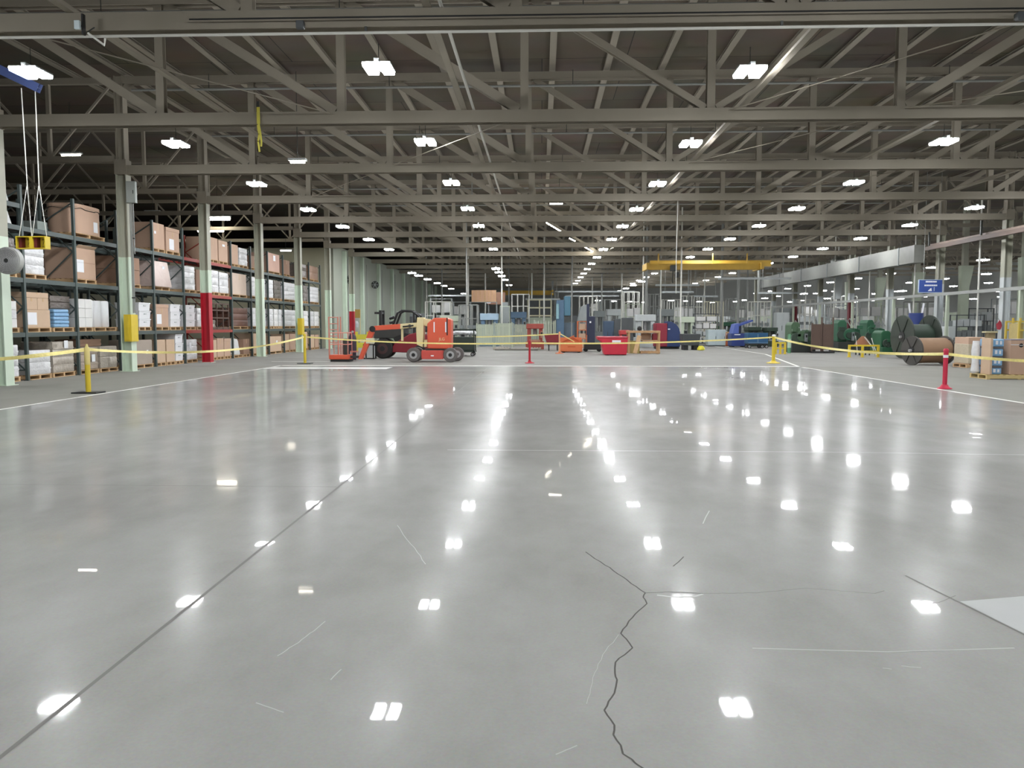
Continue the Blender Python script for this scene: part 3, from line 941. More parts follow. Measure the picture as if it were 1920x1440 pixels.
carton(c, 1.0, 1.0, .9, kraft_d, label=L('brown carton behind the red footed column', 2, 5))
c, w = spot(6, 2, 35.3, 36.4, what='white load')
wrapped(c, 1.0, 1.0, .98, film, L('white wrapped load', 2, 6), 3)
c, w = spot(6, 2, 36.5, 37.5, what='second white load')
wrapped(c, 1.05, 1.0, .95, film, L('white wrapped load beside the plain upright', 2, 6), 3)
c, w = spot(7, 2, 37.95, 39.9, what='beige carton')
carton(c, 1.85, .98, 1.02, M('beige_card', (206, 186, 170), .75), label=L('large beige carton', 2, 7))
for b, seg in ((8, ((40.5, 42.6),)), (9, ((43.0, 43.9), (44.0, 45.2))), (10, ((45.6, 47.8),)), (11, ((48.2, 49.3), (49.4, 50.4))), (12, ((50.75, 52.9),))):
    for k, (a, e) in enumerate(seg):
        nm = ['silver wrapped load', 'darker wrapped load'][k]
        c, w = spot(b, 2, a, e, what=nm)
        wrapped(c, w - .08, 1.0, .98, film if k == 0 else film_dark, L(nm, 2, b), 4)
# --- level 1
for k in range(3):
    if k == 0:
        c, w = spot(0, 1, 20.9, 22.2, what='white boxes')
    carton((c[0], c[1], c[2] + .25 * k), 1.2, .95, .245, white_card if k != 1 else film, label=L('flat white box, %s of three' % ('bottom', 'middle', 'top')[k], 1, 0), tape=False)
c, w = spot(1, 1, 22.52, 23.68, what='kraft stack')
carton(c, 1.1, 1.0, .52, kraft_b, lab=(-.28, .5, .42, .36), label=L('big kraft carton under smaller ones', 1, 1), tape=False)
for k in range(2):
    carton((c[0], c[1] - .27 + .54 * k, c[2] + .523), .53, .95, .34, kraft_b, label=L('small kraft carton %s' % ('beside the upright' if k == 0 else 'above the blue packs'), 1, 1))
carton((c[0], c[1], c[2] + .866), 1.08, .95, .16, kraft_b, label=L('shallow kraft carton crowning the stack', 1, 1))
c, w = spot(1, 1, 23.78, 24.85, what='blue packs')
for k in range(5):
    o = MB().box(-.45, .45, -.4, .38, 0, .105).build('blue_pack', blue_pack, None, (c[0] + .05, c[1] - .08 + .02 * (k % 2), c[2] + .112 * k), bevel=.03)
    tag(o, L('flat light blue pack, %s from the bottom' % ORD[k], 1, 1), 'pack', 'blue packs on the first shelf')
for k in range(2):
    wrapped((c[0] - .05, c[1] + .02, c[2] + .57 + .2 * k), 1.0, .9, .19, film_dark, L('dark tray %s on the blue packs' % ('lying' if k == 0 else 'lying topmost'), 1, 1), 1, name='wrapped_tray')
c, w = spot(2, 1, 25.08, 25.95, what='white cartons')
for k in range(3):
    for j in range(2):
        carton((c[0] + .05, c[1] - .205 + .41 * j, c[2] + .305 * k), .4, .9, .3, white_card, tape=False, label=L('white carton, %s layer, %s in its pair' % (('bottom', 'middle', 'top')[k], ORD[j]), 1, 2), group='white cartons on the first shelf')
c, w = spot(2, 1, 26.0, 27.4, what='white rolls')
for k in range(3):
    t = thing('white_roll', L('tall white wrapped roll, %s of three' % ORD[k], 1, 2), 'roll', (c[0] + .12, c[1] - .46 + .46 * k, c[2]), 0, 'white rolls on the first shelf')
    MB().lathe([(.2, 0), (.222, .03), (.222, .85), (.2, .89)], n=20).build('body', white_pl, t, smooth=True)
    MB().lathe([(.06, .89), (.06, .9)], n=12).build('core', kraft_d, t)
for b, a, nm in ((3, 28.95, 'leaning'), (4, 31.45, 'plain'), (5, 32.85, 'square')):
    c, w = spot(b, 1, a, a + .95, what='white totes')
    for k in range(3):
        tote((c[0] + .05, c[1] + (.02 if k == 1 else 0), c[2] + .302 * k), .85, .9, .3, L('white tote, %s of three' % ('bottom', 'middle', 'top')[k], 1, b), 'white totes on the first shelf')
c, w = spot(4, 1, 30.2, 31.35, what='kraft carton')
carton(c, 1.08, 1.0, .86, kraft, lid=True, lab=(-.22, .35, .38, .38), label=L('kraft carton with white sheet', 1, 4))
c, w = spot(5, 1, 33.95, 35.0, what='grey load')
wrapped(c, .95, 1.0, .8, film, L('grey wrapped load behind the red foot', 1, 5))
t = thing('lattice_crate', L('dark open lattice crate', 1, 6), 'crate', (XG, 36.45, BASE[1]))
m = MB()
for y in (-1.05, -.35, .35, 1.02):
    for x in (-.48, .48):
        m.box(x - .03, x + .03, y - .03, y + .03, 0, 1.2)
m.build('post', rust, t)
m = MB()
for z in (.05, .5, .85, 1.15):
    for x in (-.48, .48):
        m.box(x - .02, x + .02, -1.1, 1.07, z, z + .06)
m.build('slat', rust, t)
MB().box(-.5, .5, -1.1, 1.07, .0, .04).build('floor_board', rust, t)
wrapped((XG, 36.0, BASE[1] + .045), .5, .7, .4, film_tan, L('small tan bundle inside the lattice crate', 1, 6), 2)
c, w = spot(7, 1, 37.95, 39.95, what='brown load')
wrapped(c, 1.9, 1.0, .9, M('brown_wrap', (104, 72, 60), .5, var=.25), L('reddish brown wrapped load', 1, 7), 3)
for b, seg in ((8, ((40.5, 42.6),)), (9, ((43.0, 43.8), (43.9, 44.6), (44.7, 45.25))), (10, ((45.6, 47.8),)), (11, ((48.2, 49.3), (49.4, 50.4))), (12, ((50.75, 51.7), (51.8, 52.9)))):
    for k, (a, e) in enumerate(seg):
        nm = '%s white wrapped stack' % ['first', 'second', 'third'][k]
        c, w = spot(b, 1, a, e, what=nm)
        wrapped(c, w - .08, 1.0, .95, film if k != 1 else white_card, L(nm, 1, b), 3)
# --- floor level
c, w = spot(0, 0, 20.9, 22.15, what='tan topped load')
wrapped(c, 1.15, 1.0, .9, film, L('white grey wrapped load', 0, 0), 3)
c, w = spot(1, 0, 22.5, 23.6, what='low grey load')
wrapped(c, 1.05, 1.0, .72, film, L('low grey shrink wrapped load', 0, 1), 2)
c, w = spot(1, 0, 23.68, 24.82, what='tan load')
wrapped(c, 1.08, 1.0, .95, film_tan, L('taller tan wrapped load', 0, 1), 4, lab=(.1, .9))
c, w = spot(2, 0, 25.1, 26.2, what='banded load')
wrapped(c, 1.02, 1.0, .74, M('film_over_cardboard', (162, 148, 134), .35, var=.2, bump=.3), L('grey brown wrapped load with white band', 0, 2), 3, lab=(.2, .5))
c, w = spot(2, 0, 26.28, 27.4, what='grey load')
wrapped(c, 1.05, 1.0, .74, film_tan, L('grey wrapped load', 0, 2), 2)
wrapped((XG - .05, 26.0, .885), 1.3, .8, .24, kraft_d, L('crumpled brown bundle lying on two loads', 0, 2), 1, 1)
c, w = spot(3, 0, 28.6, 29.95, what='grey brown carton')
carton(c, 1.25, 1.0, .9, card_grey, lab=(.2, .5, .14, .14), tape=False, label=L('plain grey brown carton with small label', 0, 3))
c, w = spot(4, 0, 30.2, 31.0, what='first kraft carton')
carton(c, .75, 1.0, .88, kraft_b, tape=False, label=L('tall kraft carton beside the upright', 0, 4))
c, w = spot(4, 0, 31.05, 31.8, what='second kraft carton')
carton(c, .7, 1.0, .88, kraft_b, tape=False, label=L('tall kraft carton next to the white stack', 0, 4))
for k in range(3):
    if k == 0:
        c, w = spot(4, 0, 31.85, 32.55, what='white stack')
    tote((c[0] + .05, c[1], c[2] + .362 * k), .66, .9, .36, L('large white tote, %s of three' % ('bottom', 'middle', 'top')[k], 0, 4), 'white totes at floor level')
c, w = spot(5, 0, 32.85, 33.9, what='grey load')
wrapped(c, 1.0, 1.0, .85, film, L('grey white wrapped load', 0, 5), 3, lab=(-.2, .7))
c, w = spot(6, 0, 35.32, 35.95, what='kraft carton')
carton(c, .65, 1.0, .78, kraft_b, tape=False, label=L('slim kraft carton behind the red foot', 0, 6))
c, w = spot(6, 0, 36.0, 36.8, what='tied carton')
carton(c, .75, 1.0, .84, kraft, label=L('kraft carton with tape', 0, 6))
c, w = spot(6, 0, 36.85, 37.58, what='third carton')
carton(c, .75, 1.0, .8, kraft, lid=True, label=L('lidded kraft carton', 0, 6))
c, w = spot(7, 0, 38.0, 39.1, what='grey sack')
sack((c[0], c[1], c[2]), 1.0, .95, .8, L('grey white bulk sack', 0, 7))
c, w = spot(7, 0, 39.2, 40.1, what='kraft carton')
carton(c, .8, 1.0, .75, kraft_d, label=L('dark kraft carton', 0, 7))
for b, seg in ((8, ((40.6, 41.5), (41.6, 42.6))), (9, ((43.05, 45.1),)), (10, ((45.6, 46.5), (46.6, 47.7))), (11, ((48.3, 50.2),)), (12, ((50.8, 51.7), (51.8, 52.8)))):
    for k, (a, e) in enumerate(seg):
        nm = '%s kraft carton' % ['broad', 'narrower'][k] if len(seg) > 1 else 'large kraft carton'
        c, w = spot(b, 0, a, e, what=nm)
        carton(c, w - .08, 1.0, .82 + .1 * (b % 3), kraft_b if k == 0 else kraft, label=L(nm, 0, b), lab=(.1, .6, .25, .2) if b == 9 else None)
# --- dim cartons on the rear racks
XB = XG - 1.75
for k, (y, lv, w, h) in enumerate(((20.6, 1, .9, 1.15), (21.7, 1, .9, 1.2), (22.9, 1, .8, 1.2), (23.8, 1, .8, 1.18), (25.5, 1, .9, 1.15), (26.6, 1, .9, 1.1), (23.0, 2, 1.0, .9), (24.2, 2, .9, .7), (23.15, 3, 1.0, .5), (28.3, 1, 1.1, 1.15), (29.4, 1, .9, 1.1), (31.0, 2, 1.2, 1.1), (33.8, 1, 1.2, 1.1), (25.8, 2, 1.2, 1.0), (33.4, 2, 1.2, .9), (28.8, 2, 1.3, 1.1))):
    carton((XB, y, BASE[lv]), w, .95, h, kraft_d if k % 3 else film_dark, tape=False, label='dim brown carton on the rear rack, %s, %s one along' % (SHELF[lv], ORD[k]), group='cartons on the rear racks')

# ---------------------------------------------------------------- posts and tape
def stanchion(p, h, r, mat, label, base_r, base_mat, sleeve=None, square=False, cap=None):
    t = thing('barrier_post', label, 'barrier post', (p.x, p.y, 0))
    if square:
        MB().box(-base_r, base_r, -base_r * .7, base_r * .7, 0, .03).build('base', base_mat, t, bevel=.008)
    else:
        MB().lathe([(base_r, 0), (base_r, .02), (base_r * .8, .035), (r * 1.8, .06), (r * 1.3, .11)], n=24).build('base', base_mat, t, smooth=True)
    z0 = .031 if square else .11
    zs = h - sleeve if sleeve else h
    MB().lathe([(r, z0), (r, zs)], n=20).build('tube', mat, t, smooth=True)
    if sleeve:
        MB().lathe([(r * 1.06, zs), (r * 1.06, h - .1), (r * .6, h - .06), (r * .35, h)], n=20).build('sleeve', yellow_dirty, t, smooth=True, label='worn pale sleeve')
    else:
        MB().lathe([(r * 1.15, h - .02), (r * 1.15, h + .03), (r * .7, h + .06)], n=20).build('cap', cap or mat, t, smooth=True)
    return Vector((p.x, p.y, h))
A = stanchion(fl(166, 737), 1.15, .058, yellow, 'yellow barrier post with worn top beside the white line', .30, black, sleeve=.48, square=True)
B = stanchion(fl(572, 682), 1.17, .055, yellow, 'yellow barrier post in front of the end column', .28, dgrey_mach, square=True)
C_ = stanchion(fl(993, 681), .9, .045, red_paint, 'slim dark red barrier post in the middle of the hall', .2, red_paint)
D = stanchion(fl(1049, 663), 1.16, .045, M('peach_paint', (226, 160, 110), .5), 'peach orange barrier post by the orange bin', .24, bin_orange)
E_ = stanchion(fl(1450, 681), 1.14, .07, yellow, 'yellow barrier post topped with white tape by the green machines', .28, yellow, cap=white_pl)
G = stanchion(fl(1771, 729), .95, .055, M('crimson_paint', (198, 44, 72), .45), 'crimson barrier post before the cable reel', .17, M('crimson_paint', (198, 44, 72), .45))
MB().lathe([(.06, .78), (.06, .85)], n=16).build('tape_band', white_pl, [o for o in COL.objects if o.get('label', '').startswith('crimson barrier')][0], label='white tape band')

def ribbon(a, b, sag, label, w=.07, off=.08, off2=.08, n=28, twist=0.0):
    a, b = Vector(a), Vector(b)
    d = Vector((b.x - a.x, b.y - a.y, 0)).normalized()
    a = a + d * off; b = b - d * off2
    nrm = Vector((-d.y, d.x, 0))
    vs, fs = [], []
    for i in range(n + 1):
        t = i / n
        p = a.lerp(b, t); p.z -= sag * 4 * t * (1 - t)
        an = twist * math.sin(t * PI * 5)
        u = Vector((0, 0, 1)) * math.cos(an) + nrm * math.sin(an)
        th = nrm * .0015
        vs += [p + u * w / 2 + th, p - u * w / 2 + th, p - u * w / 2 - th, p + u * w / 2 - th]
    for i in range(n):
        k = i * 4
        fs += [(k + j, k + (j + 1) % 4, k + 4 + (j + 1) % 4, k + 4 + j) for j in range(4)]
    fs += [(0, 1, 2, 3), tuple(4 * n + j for j in (3, 2, 1, 0))]
    return tag(MB()._add(vs, fs).build('caution_tape', tape_y), label, 'tape', 'caution tape strung between the posts')
za = Vector((A.x, A.y, 1.02)); zb = Vector((B.x, B.y, 1.1)); zc = Vector((C_.x, C_.y, .84)); zd = Vector((D.x, D.y, 1.1)); ze = Vector((E_.x, E_.y, 1.08)); zg = Vector((G.x, G.y, .87))
ribbon((-12.4, 12.0, .95), za, .12, 'yellow caution tape coming in from outside to the worn yellow post', w=.085, twist=.5)
ribbon(za, zb, .28, 'yellow caution tape between the two yellow posts along the racks', w=.07, twist=.6)
ribbon(zb, zc, .12, 'yellow caution tape from the second yellow post past the orange lift', w=.06)
ribbon(zc, ze, .10, 'yellow caution tape from dark red post to white topped yellow post', w=.06)
ribbon((sp(885, 42, 632), 42.0, hz(632, 42)), zd, .03, 'upper caution tape reaching the peach orange post', w=.06, off=.02)
ribbon(zd, (sp(1078, 46, 641), 46.5, .62), .0, 'short caution tape dropping from the peach orange post', w=.06, off2=.02)
ribbon(ze, zg, .20, 'yellow caution tape sagging before the green machines', w=.075, twist=.4)
ribbon(zg, (12.2, 15.6, .95), .12, 'yellow caution tape leaving the crimson post past the kraft pallet', w=.07, twist=.4)

# ---------------------------------------------------------------- hanging tray and sling
YH = 18.6
pl, pr = at(41, 452, YH), at(93, 458, YH)
t = thing('hanging_tray', 'yellow hanging tray with dark red blocks slung from two ropes', 'tray', ((pl.x + pr.x) / 2, YH, (pl.z + pr.z) / 2), 0)
hw = (pr.x - pl.x) / 2
MB().box(-hw, hw, -.02, .0, -.15, .13).build('back_board', yellow, t)
MB().box(-hw, hw, -.2, -.02, -.16, -.14).box(-hw, hw, -.2, -.02, .11, .13).box(-hw - .02, -hw, -.2, 0, -.16, .13).box(hw, hw + .02, -.2, 0, -.16, .13).box(-.03, .05, -.2, -.02, -.14, .11).build('frame', yellow, t)
for x in (-hw + .03, .06):
    MB().box(x, x + .07, -.16, -.021, -.13, .1).build('block', M('oxblood', (90, 26, 24), .6), t)
m = MB()
for x0, ww in ((-hw + .15, .17), (.17, .14)):
    m.box(x0, x0 + ww, -.024, -.0205, .06, .075)
    for j in range(3):
        m.bar((x0 + .02 + j * ww / 3.2, -.022, -.05), (x0 + .05 + j * ww / 3.4, -.022, .03), .014, .004)
    m.box(x0, x0 + ww, -.024, -.0205, -.095, -.085)
m.build('lettering', black, t)
tr = Vector(t.location)
for k, (x, ya) in enumerate(((46, 165), (70, 170))):
    top = at(40 if k == 0 else 66, ya, YH)
    knot = at(51 if k == 0 else 73, 345, YH)
    e0, e1 = at(41 if k == 0 else 64, 440, YH), at(64.5 if k == 0 else 91, 441, YH)
    zt = tr.z + .132
    yy = YH - .1
    o = MB().tube([top, knot], .012, 6).tube([knot, (e0.x, yy + .03 * k, zt)], .009, 6).tube([knot, (e1.x, yy + .03 * k, zt)], .009, 6).build('sling_rope', pipe_white)
    tag(o, 'white forked rope holding the yellow tray, %s the fan column' % ('closer to' if k == 0 else 'away from'), 'rope', 'ropes of the hanging tray')
p0, p1 = at(-30, 116, YH), at(74, 166, YH)
tag(MB().hsec(p0, p1, .16, .2, .02).build('monorail_beam', steel_blue), 'blue hoist beam the yellow tray ropes hang from', 'beam')
xs, zs_ = sp(485, 20.4, 220), 6.82
t = thing('lifting_sling', 'yellow webbing sling looped over a truss chord', 'sling', (xs, 20.42, zs_))
MB().box(-.05, .03, -.02, -.008, -.16, .26).build('loop', sling_m, t)
m = MB()
pts = [(-.03, -.2), (.0, -.42), (-.03, -.6), (.0, -.85)]
for i in range(3):
    m.bar((pts[i][0], -.014, pts[i][1] + .02), (pts[i + 1][0], -.014, pts[i + 1][1]), .045, .01, up=(0, 1, 0))
m.build('strap', sling_m, t)
m = MB()
pts = [(.0, -.16), (.04, -.4), (.06, -.62), (.05, -.72)]
for i in range(3):
    m.bar((pts[i][0], -.03, pts[i][1] + .01), (pts[i + 1][0], -.03, pts[i + 1][1]), .045, .01, up=(0, 1, 0))
m.build('strap', sling_m, t)
MB().box(-.04, .02, -.03, -.005, .26, .4).build('hanging_hook', dark_steel, t)
EXPO = 0.0
# ---------------------------------------------------------------- vehicles
def frm(px0, Y):
    """local frame of a thing standing at depth Y: maps photo columns and rows to its own metres"""
    x0 = sp(px0, Y, 640)
    return (x0, Y, 0), (lambda px: sp(px, Y, 640) - x0), (lambda py: hz(py, Y, px0))

def wheel(parent, c, r, w, tyre, hubm, axis='y', name='wheel'):
    m = MB().lathe([(r * .55, -w / 2), (r * .92, -w / 2), (r, -w * .3), (r, w * .3), (r * .92, w / 2), (r * .55, w / 2)], axis=axis, n=28)
    o = m.build(name, tyre, parent, c, smooth=True)
    h = MB().lathe([(r * .54, -w / 2 - .004), (r * .54, w / 2 + .004)], axis=axis, n=24).build('rim', hubm, o, smooth=True)
    MB().lathe([(r * .26, -w / 2 - .03), (r * .26, w / 2 + .03)], axis=axis, n=16).build('hub', black, o, smooth=True)
    return o

# --- orange boom lift
lo, X, Z = frm(813, 34.8)
t = thing('boom_lift', 'orange and cream boom lift parked with its basket lowered', 'boom lift', lo)
xa, xb = X(793), X(833)
MB().prism([(xa, .12), (xb, .12), (xb + .02, .3), (xb, .5), (xa, .5), (xa - .02, .3)], -.45, .45).build('chassis', M('chassis_coral', (206, 84, 74), .45), t, bevel=.02)
MB().cbox(((xa + xb) / 2, -.462, .27), (.13, .012, .05)).build('label_plate', paper, t)
for px in (779, 847):
    for s in (-1, 1):
        wheel(t, (X(px) + (.18 if (s == 1 and px > 800) else 0), s * .5, .31), .31, .22, tyre_grey, hub_grey)
MB().cyl((X(779), -.4, .31), (X(779), .4, .31), .06).cyl((X(847), -.4, .31), (X(847), .4, .31), .06).build('axle', dark_steel, t)
MB().box(X(800), X(835), -.4, .4, .5, .56).build('turntable_ring', dark_steel, t)
b0, b1 = X(803), X(848)
hood = MB().prism([(b0 + .02, .58), (b1 - .03, .56), (b1, .7), (b1, 1.84), (b1 - .18, 1.9), (b0 + .32, 1.9), (b0 + .02, 1.66)], -.48, .42).build('counterweight_hood', orange, t, bevel=.05)
for px in (817, 838.5):
    MB().box(X(px) - .025, X(px) + .025, -.5, -.481, 1.28, 1.72).build('white_stripe', paper, hood)
MB().box(X(840), X(842), -.5, -.478, 1.15, 1.9).build('panel_gap', black, hood)
MB().cyl((X(818), -.2, 1.88), (X(818), -.2, 2.1), .04).build('beacon', black, t)
tc = bpy.data.curves.new('lettering', 'FONT'); tc.body = 'JLG'; tc.size = .17; tc.extrude = .004; tc.align_x = 'CENTER'
tc.materials.append(cream)
to = bpy.data.objects.new('text_source', tc); COL.objects.link(to)
bpy.context.view_layer.update()
tm = bpy.data.meshes.new_from_object(to.evaluated_get(bpy.context.evaluated_depsgraph_get()))
bpy.data.objects.remove(to)
to = bpy.data.objects.new('lettering', tm); COL.objects.link(to)
to.parent = hood; to.location = (X(831), -.488, .93); to.rotation_euler = (PI / 2, 0, 0)
MB().prism([(X(783), .74), (X(794), .62), (X(796), 1.25), (X(796), 1.92), (X(784), 1.92), (X(782), 1.4)], -.25, .25).build('mast', cream, t, bevel=.02)
MB().prism([(X(784), 1.62), (X(784), 1.9), (X(808), 1.84), (X(808), 1.5)], -.2, .2).build('upper_link', cream, t, bevel=.02)
bo = MB().prism([(X(752), 1.42), (X(752), 1.64), (X(783), 1.7), (X(783), 1.5)], -.18, .18).build('lower_boom', cream, t, bevel=.015)
MB().cyl((X(757), -.22, 1.52), (X(777), -.22, 1.57), .03).build('hydraulic_hose', black, bo)
MB().cyl((X(770), -.25, 1.55), (X(770), .25, 1.55), .07).build('pivot_pin', dark_steel, bo)
MB().box(X(753), X(756), -.1, .1, .9, 1.42).build('boom_rest', cream, t)
MB().box(X(796), X(804), -.2, .2, .72, .95).box(X(797), X(802), -.3, -.2, .64, .82).build('swing_link', cream, t, bevel=.02)
MB().prism([(X(701), 1.35), (X(699), 1.5), (X(705), 1.56), (X(752), 1.64), (X(752), 1.42)], -.14, .14).build('upper_boom', orange, t, bevel=.012)
MB().cyl((X(700), -.2, 1.42), (X(700), .2, 1.42), .13).build('boom_joint', black, t)
MB().prism([(X(672), .1), (X(680), .1), (X(702), 1.25), (X(698), 1.42), (X(693), 1.35)], -.13, .13).build('jib_arm', orange, t, bevel=.012)
MB().box(X(687), X(701), -.15, .15, .78, 1.02).build('levelling_cylinder', M('pale_greenish', (206, 206, 176), .5), t, bevel=.02)
pf = MB().box(X(621), X(657), -.38, .38, .1, .3).build('basket_floor', orange, t, bevel=.02, label='orange basket tray')
MB().box(X(623), X(658), -.36, .36, .0, .095).build('skid', black, pf)
MB().bar((X(656), 0, .2), (X(673), 0, .2), .12, .1).build('basket_mount', dark_steel, t)
m = MB()
x0, x1 = X(622), X(656)
for y in (-.36, .36):
    for z in (.75, 1.25):
        m.tube([(x0, y, z), (x1, y, z)], .018)
    for x in (x0, (x0 + x1) / 2, x1):
        m.tube([(x, y, .3), (x, y, 1.25)], .018)
for x in (x0, x1):
    for z in (.75, 1.25):
        m.tube([(x, -.36, z), (x, .36, z)], .018)
m.build('basket_railing', orange_f, t)
MB().box(X(645), X(652), -.2, .2, .3, 1.0).build('control_console', dark_steel, t, bevel=.02)
# --- red mast and pink guard frame standing behind the basket
lo, X, Z = frm(636, 37.5)
t = thing('access_gate', 'pale pink tubular gate standing behind the basket', 'gate', lo)
m = MB()
for px in (617, 634, 639):
    m.tube([(X(px), 0, .0), (X(px), 0, Z(594))], .03)
m.build('post', orange_f, t)
for py in (595, 607, 618, 630, 642):
    MB().tube([(X(617), 0, Z(py)), (X(634), 0, Z(py))], .02).build('rail', orange_f, t)
lo, X, Z = frm(661, 36.6)
t = thing('gas_cylinder', 'dark purple upright gas cylinder beside the red footed column', 'cylinder', lo)
MB().lathe([(.17, 0), (.18, .04), (.18, .95), (.15, 1.1), (.06, 1.2), (.06, 1.24)], n=20).build('body', M('plum_black', (58, 46, 60), .5), t, smooth=True)
MB().lathe([(.05, 1.24), (.05, 1.33)], n=12).box(-.08, .08, -.02, .02, 1.27, 1.3).build('valve', hub_grey, t)
# --- red and black forklift
lo, X, Z = frm(750, 38.4)
t = thing('forklift', 'dark red and black forklift standing behind the orange lift', 'forklift', lo)
wheel(t, (X(722), -.5, .47), .47, .34, rubber, M('wheel_maroon', (70, 44, 44), .6), name='front_wheel')
wheel(t, (X(722), .5, .47), .47, .34, rubber, M('wheel_maroon', (70, 44, 44), .6), name='front_wheel')
wheel(t, (X(790), -.45, .32), .32, .26, rubber, dark_steel, name='rear_wheel')
wheel(t, (X(790), .45, .32), .32, .26, rubber, dark_steel, name='rear_wheel')
MB().prism([(X(738), .3), (X(800), .25), (X(806), .5), (X(804), 1.1), (X(786), 1.25), (X(770), 1.15), (X(744), .75), (X(738), .5)], -.5, .5).build('counterweight_body', maroon, t, bevel=.04)
MB().prism([(X(704), .95), (X(740), .95), (X(764), 1.2), (X(764), 1.4), (X(706), 1.4)], -.45, .45).build('engine_cowl', dark_steel, t, bevel=.03)
MB().prism([(X(744), .76), (X(770), 1.16), (X(763), 1.2), (X(741), .96)], -.48, .48).build('side_step', black, t)
m = MB()
for y in (-.42, .42):
    m.tube([(X(737), y, 1.38), (X(749), y, Z(587)), (X(756), y, Z(583)), (X(775), y, Z(584)), (X(787), y, Z(592)), (X(789), y, 1.25)], .055)
    m.tube([(X(779), y, Z(586)), (X(779), y, 1.2)], .045)
m.build('overhead_guard_frame', black, t)
m = MB()
for k in range(6):
    px = 753 + k * 4.6
    m.box(X(px) - .03, X(px) + .03, -.4, .4, Z(584) - .02, Z(584) + .02)
m.build('roof_grille', black, t)
for s in (-1, 1):
    MB().box(X(716) - .05, X(716) + .08, s * .34 - .05, s * .34 + .05, .15, Z(582)).build('mast_rail', black, t)
MB().box(X(706), X(718), -.4, .4, Z(585) - .1, Z(585)).box(X(716), X(718), -.29, .29, 1.5, 1.6).build('mast_crosshead', black, t)
MB().box(X(756), X(772), -.25, .25, 1.4, 1.52).box(X(770), X(775), -.25, .25, 1.5, 2.0).build('seat', dgrey_mach, t, bevel=.03)
MB().cyl((X(735), -.5, 1.9), (X(743), -.56, 1.95), .07).build('work_lamp', black, t)
MB().cyl((X(735), -.5, 1.7), (X(741), -.55, 1.72), .06).build('work_lamp', black, t)
MB().box(X(790), X(806), -.2, .2, 1.25, 1.9).build('gas_bottle', dark_steel, t, bevel=.1)
# --- battery unit
lo, X, Z = frm(691, 37.4)
t = thing('battery_charger', 'pale grey charger box in a black frame before the forklift wheel', 'charger', lo)
MB().box(X(689), X(701), -.25, .25, .1, .62).build('cabinet', lt_grey, t, bevel=.015)
m = MB()
for px in (684, 702):
    m.box(X(px) - .025, X(px) + .025, -.28, -.23, 0, .66).box(X(px) - .025, X(px) + .025, .23, .28, 0, .66)
m.box(X(683), X(703), -.28, .28, .66, .7).box(X(683), X(703), -.28, .28, .0, .04)
m.build('stand_frame', black, t)
MB().prism([(X(688), .7), (X(700), .7), (X(697), 1.0), (X(691), .95)], -.15, .15).build('hopper', pipe_white, t, bevel=.02)
lo, X, Z = frm(664, 36.0)
t = thing('step_stool', 'small pale pink step stool below the jib arm', 'stool', lo)
MB().box(-.16, .16, -.15, .15, .36, .42).build('seat', orange_f, t)
for sx in (-1, 1):
    for sy in (-1, 1):
        MB().box(sx * .14 - .02, sx * .14 + .02, sy * .13 - .02, sy * .13 + .02, 0, .36).build('leg', lt_grey, t)
# --- cart with white bags
lo, X, Z = frm(869, 41.2)
t = thing('dump_cart', 'dark green wheeled cart heaped with white bags', 'cart', lo)
MB().box(X(849), X(890), -.5, .5, .3, .98).build('body', dk_green, t, bevel=.02)
m = MB()
for px in (849.5, 890):
    for y in (-.5, .5):
        m.box(X(px) - .03, X(px) + .03, y - .03, y + .03, .2, Z(617))
m.box(X(849), X(891), .47, .53, Z(620), Z(617)).box(X(849), X(891), -.53, -.47, Z(620), Z(617)).box(X(848), X(892), -.53, .53, .2, .28)
m.build('frame', dk_green, t)
for px in (855, 887):
    for s in (-1, 1):
        wheel(t, (X(px), s * .4, .1), .1, .06, rubber, lt_grey, name='caster')
m = MB()
for k in range(7):
    m.lathe([(.02, -.12), (.14, -.08), (.18, 0), (.12, .09), (.02, .12)], (X(854) + .15 * k, random.uniform(-.2, .2), 1.18 + random.uniform(-.02, .06)), n=12)
o = m.build('white_rag', white_pl, None, smooth=True)
o.location = lo
tag(o, 'loose heap of white rags on top of the dark green cart', 'rags'); o['kind'] = 'stuff'
o.name = 'rag_heap'
# --- yellow guard with sign board at the mint wall
lo, X, Z = frm(679, 43.5)
t = thing('guard_rail', 'yellow guard railing beside the forklift mast at the wall', 'guard rail', lo)
m = MB()
for px in (669, 690):
    m.box(X(px) - .06, X(px) + .06, -.06, .06, 0, Z(622))
m.build('post', M('lime_yellow', (214, 206, 70), .5), t)
for z in (.35, .8):
    MB().box(X(667), X(692), -.1, -.06, z, z + .28).build('rail', M('lime_yellow', (214, 206, 70), .5), t)
lo, X, Z = frm(671, 62)
t = thing('notice_board', 'ochre notice board on a post against the mint wall', 'board', (lo[0], 62, 0))
MB().box(-.2, .2, 0, .04, Z(596), Z(580)).build('panel', M('ochre_board', (176, 146, 74), .6), t)
MB().box(.16, .22, .04, .1, 0, Z(580)).build('post', cream, t)
MB().lathe([(.15, 0), (.17, .3), (.1, .5)], (-.05, -.2, 1.4)).build('hung_sack', lt_grey, t)
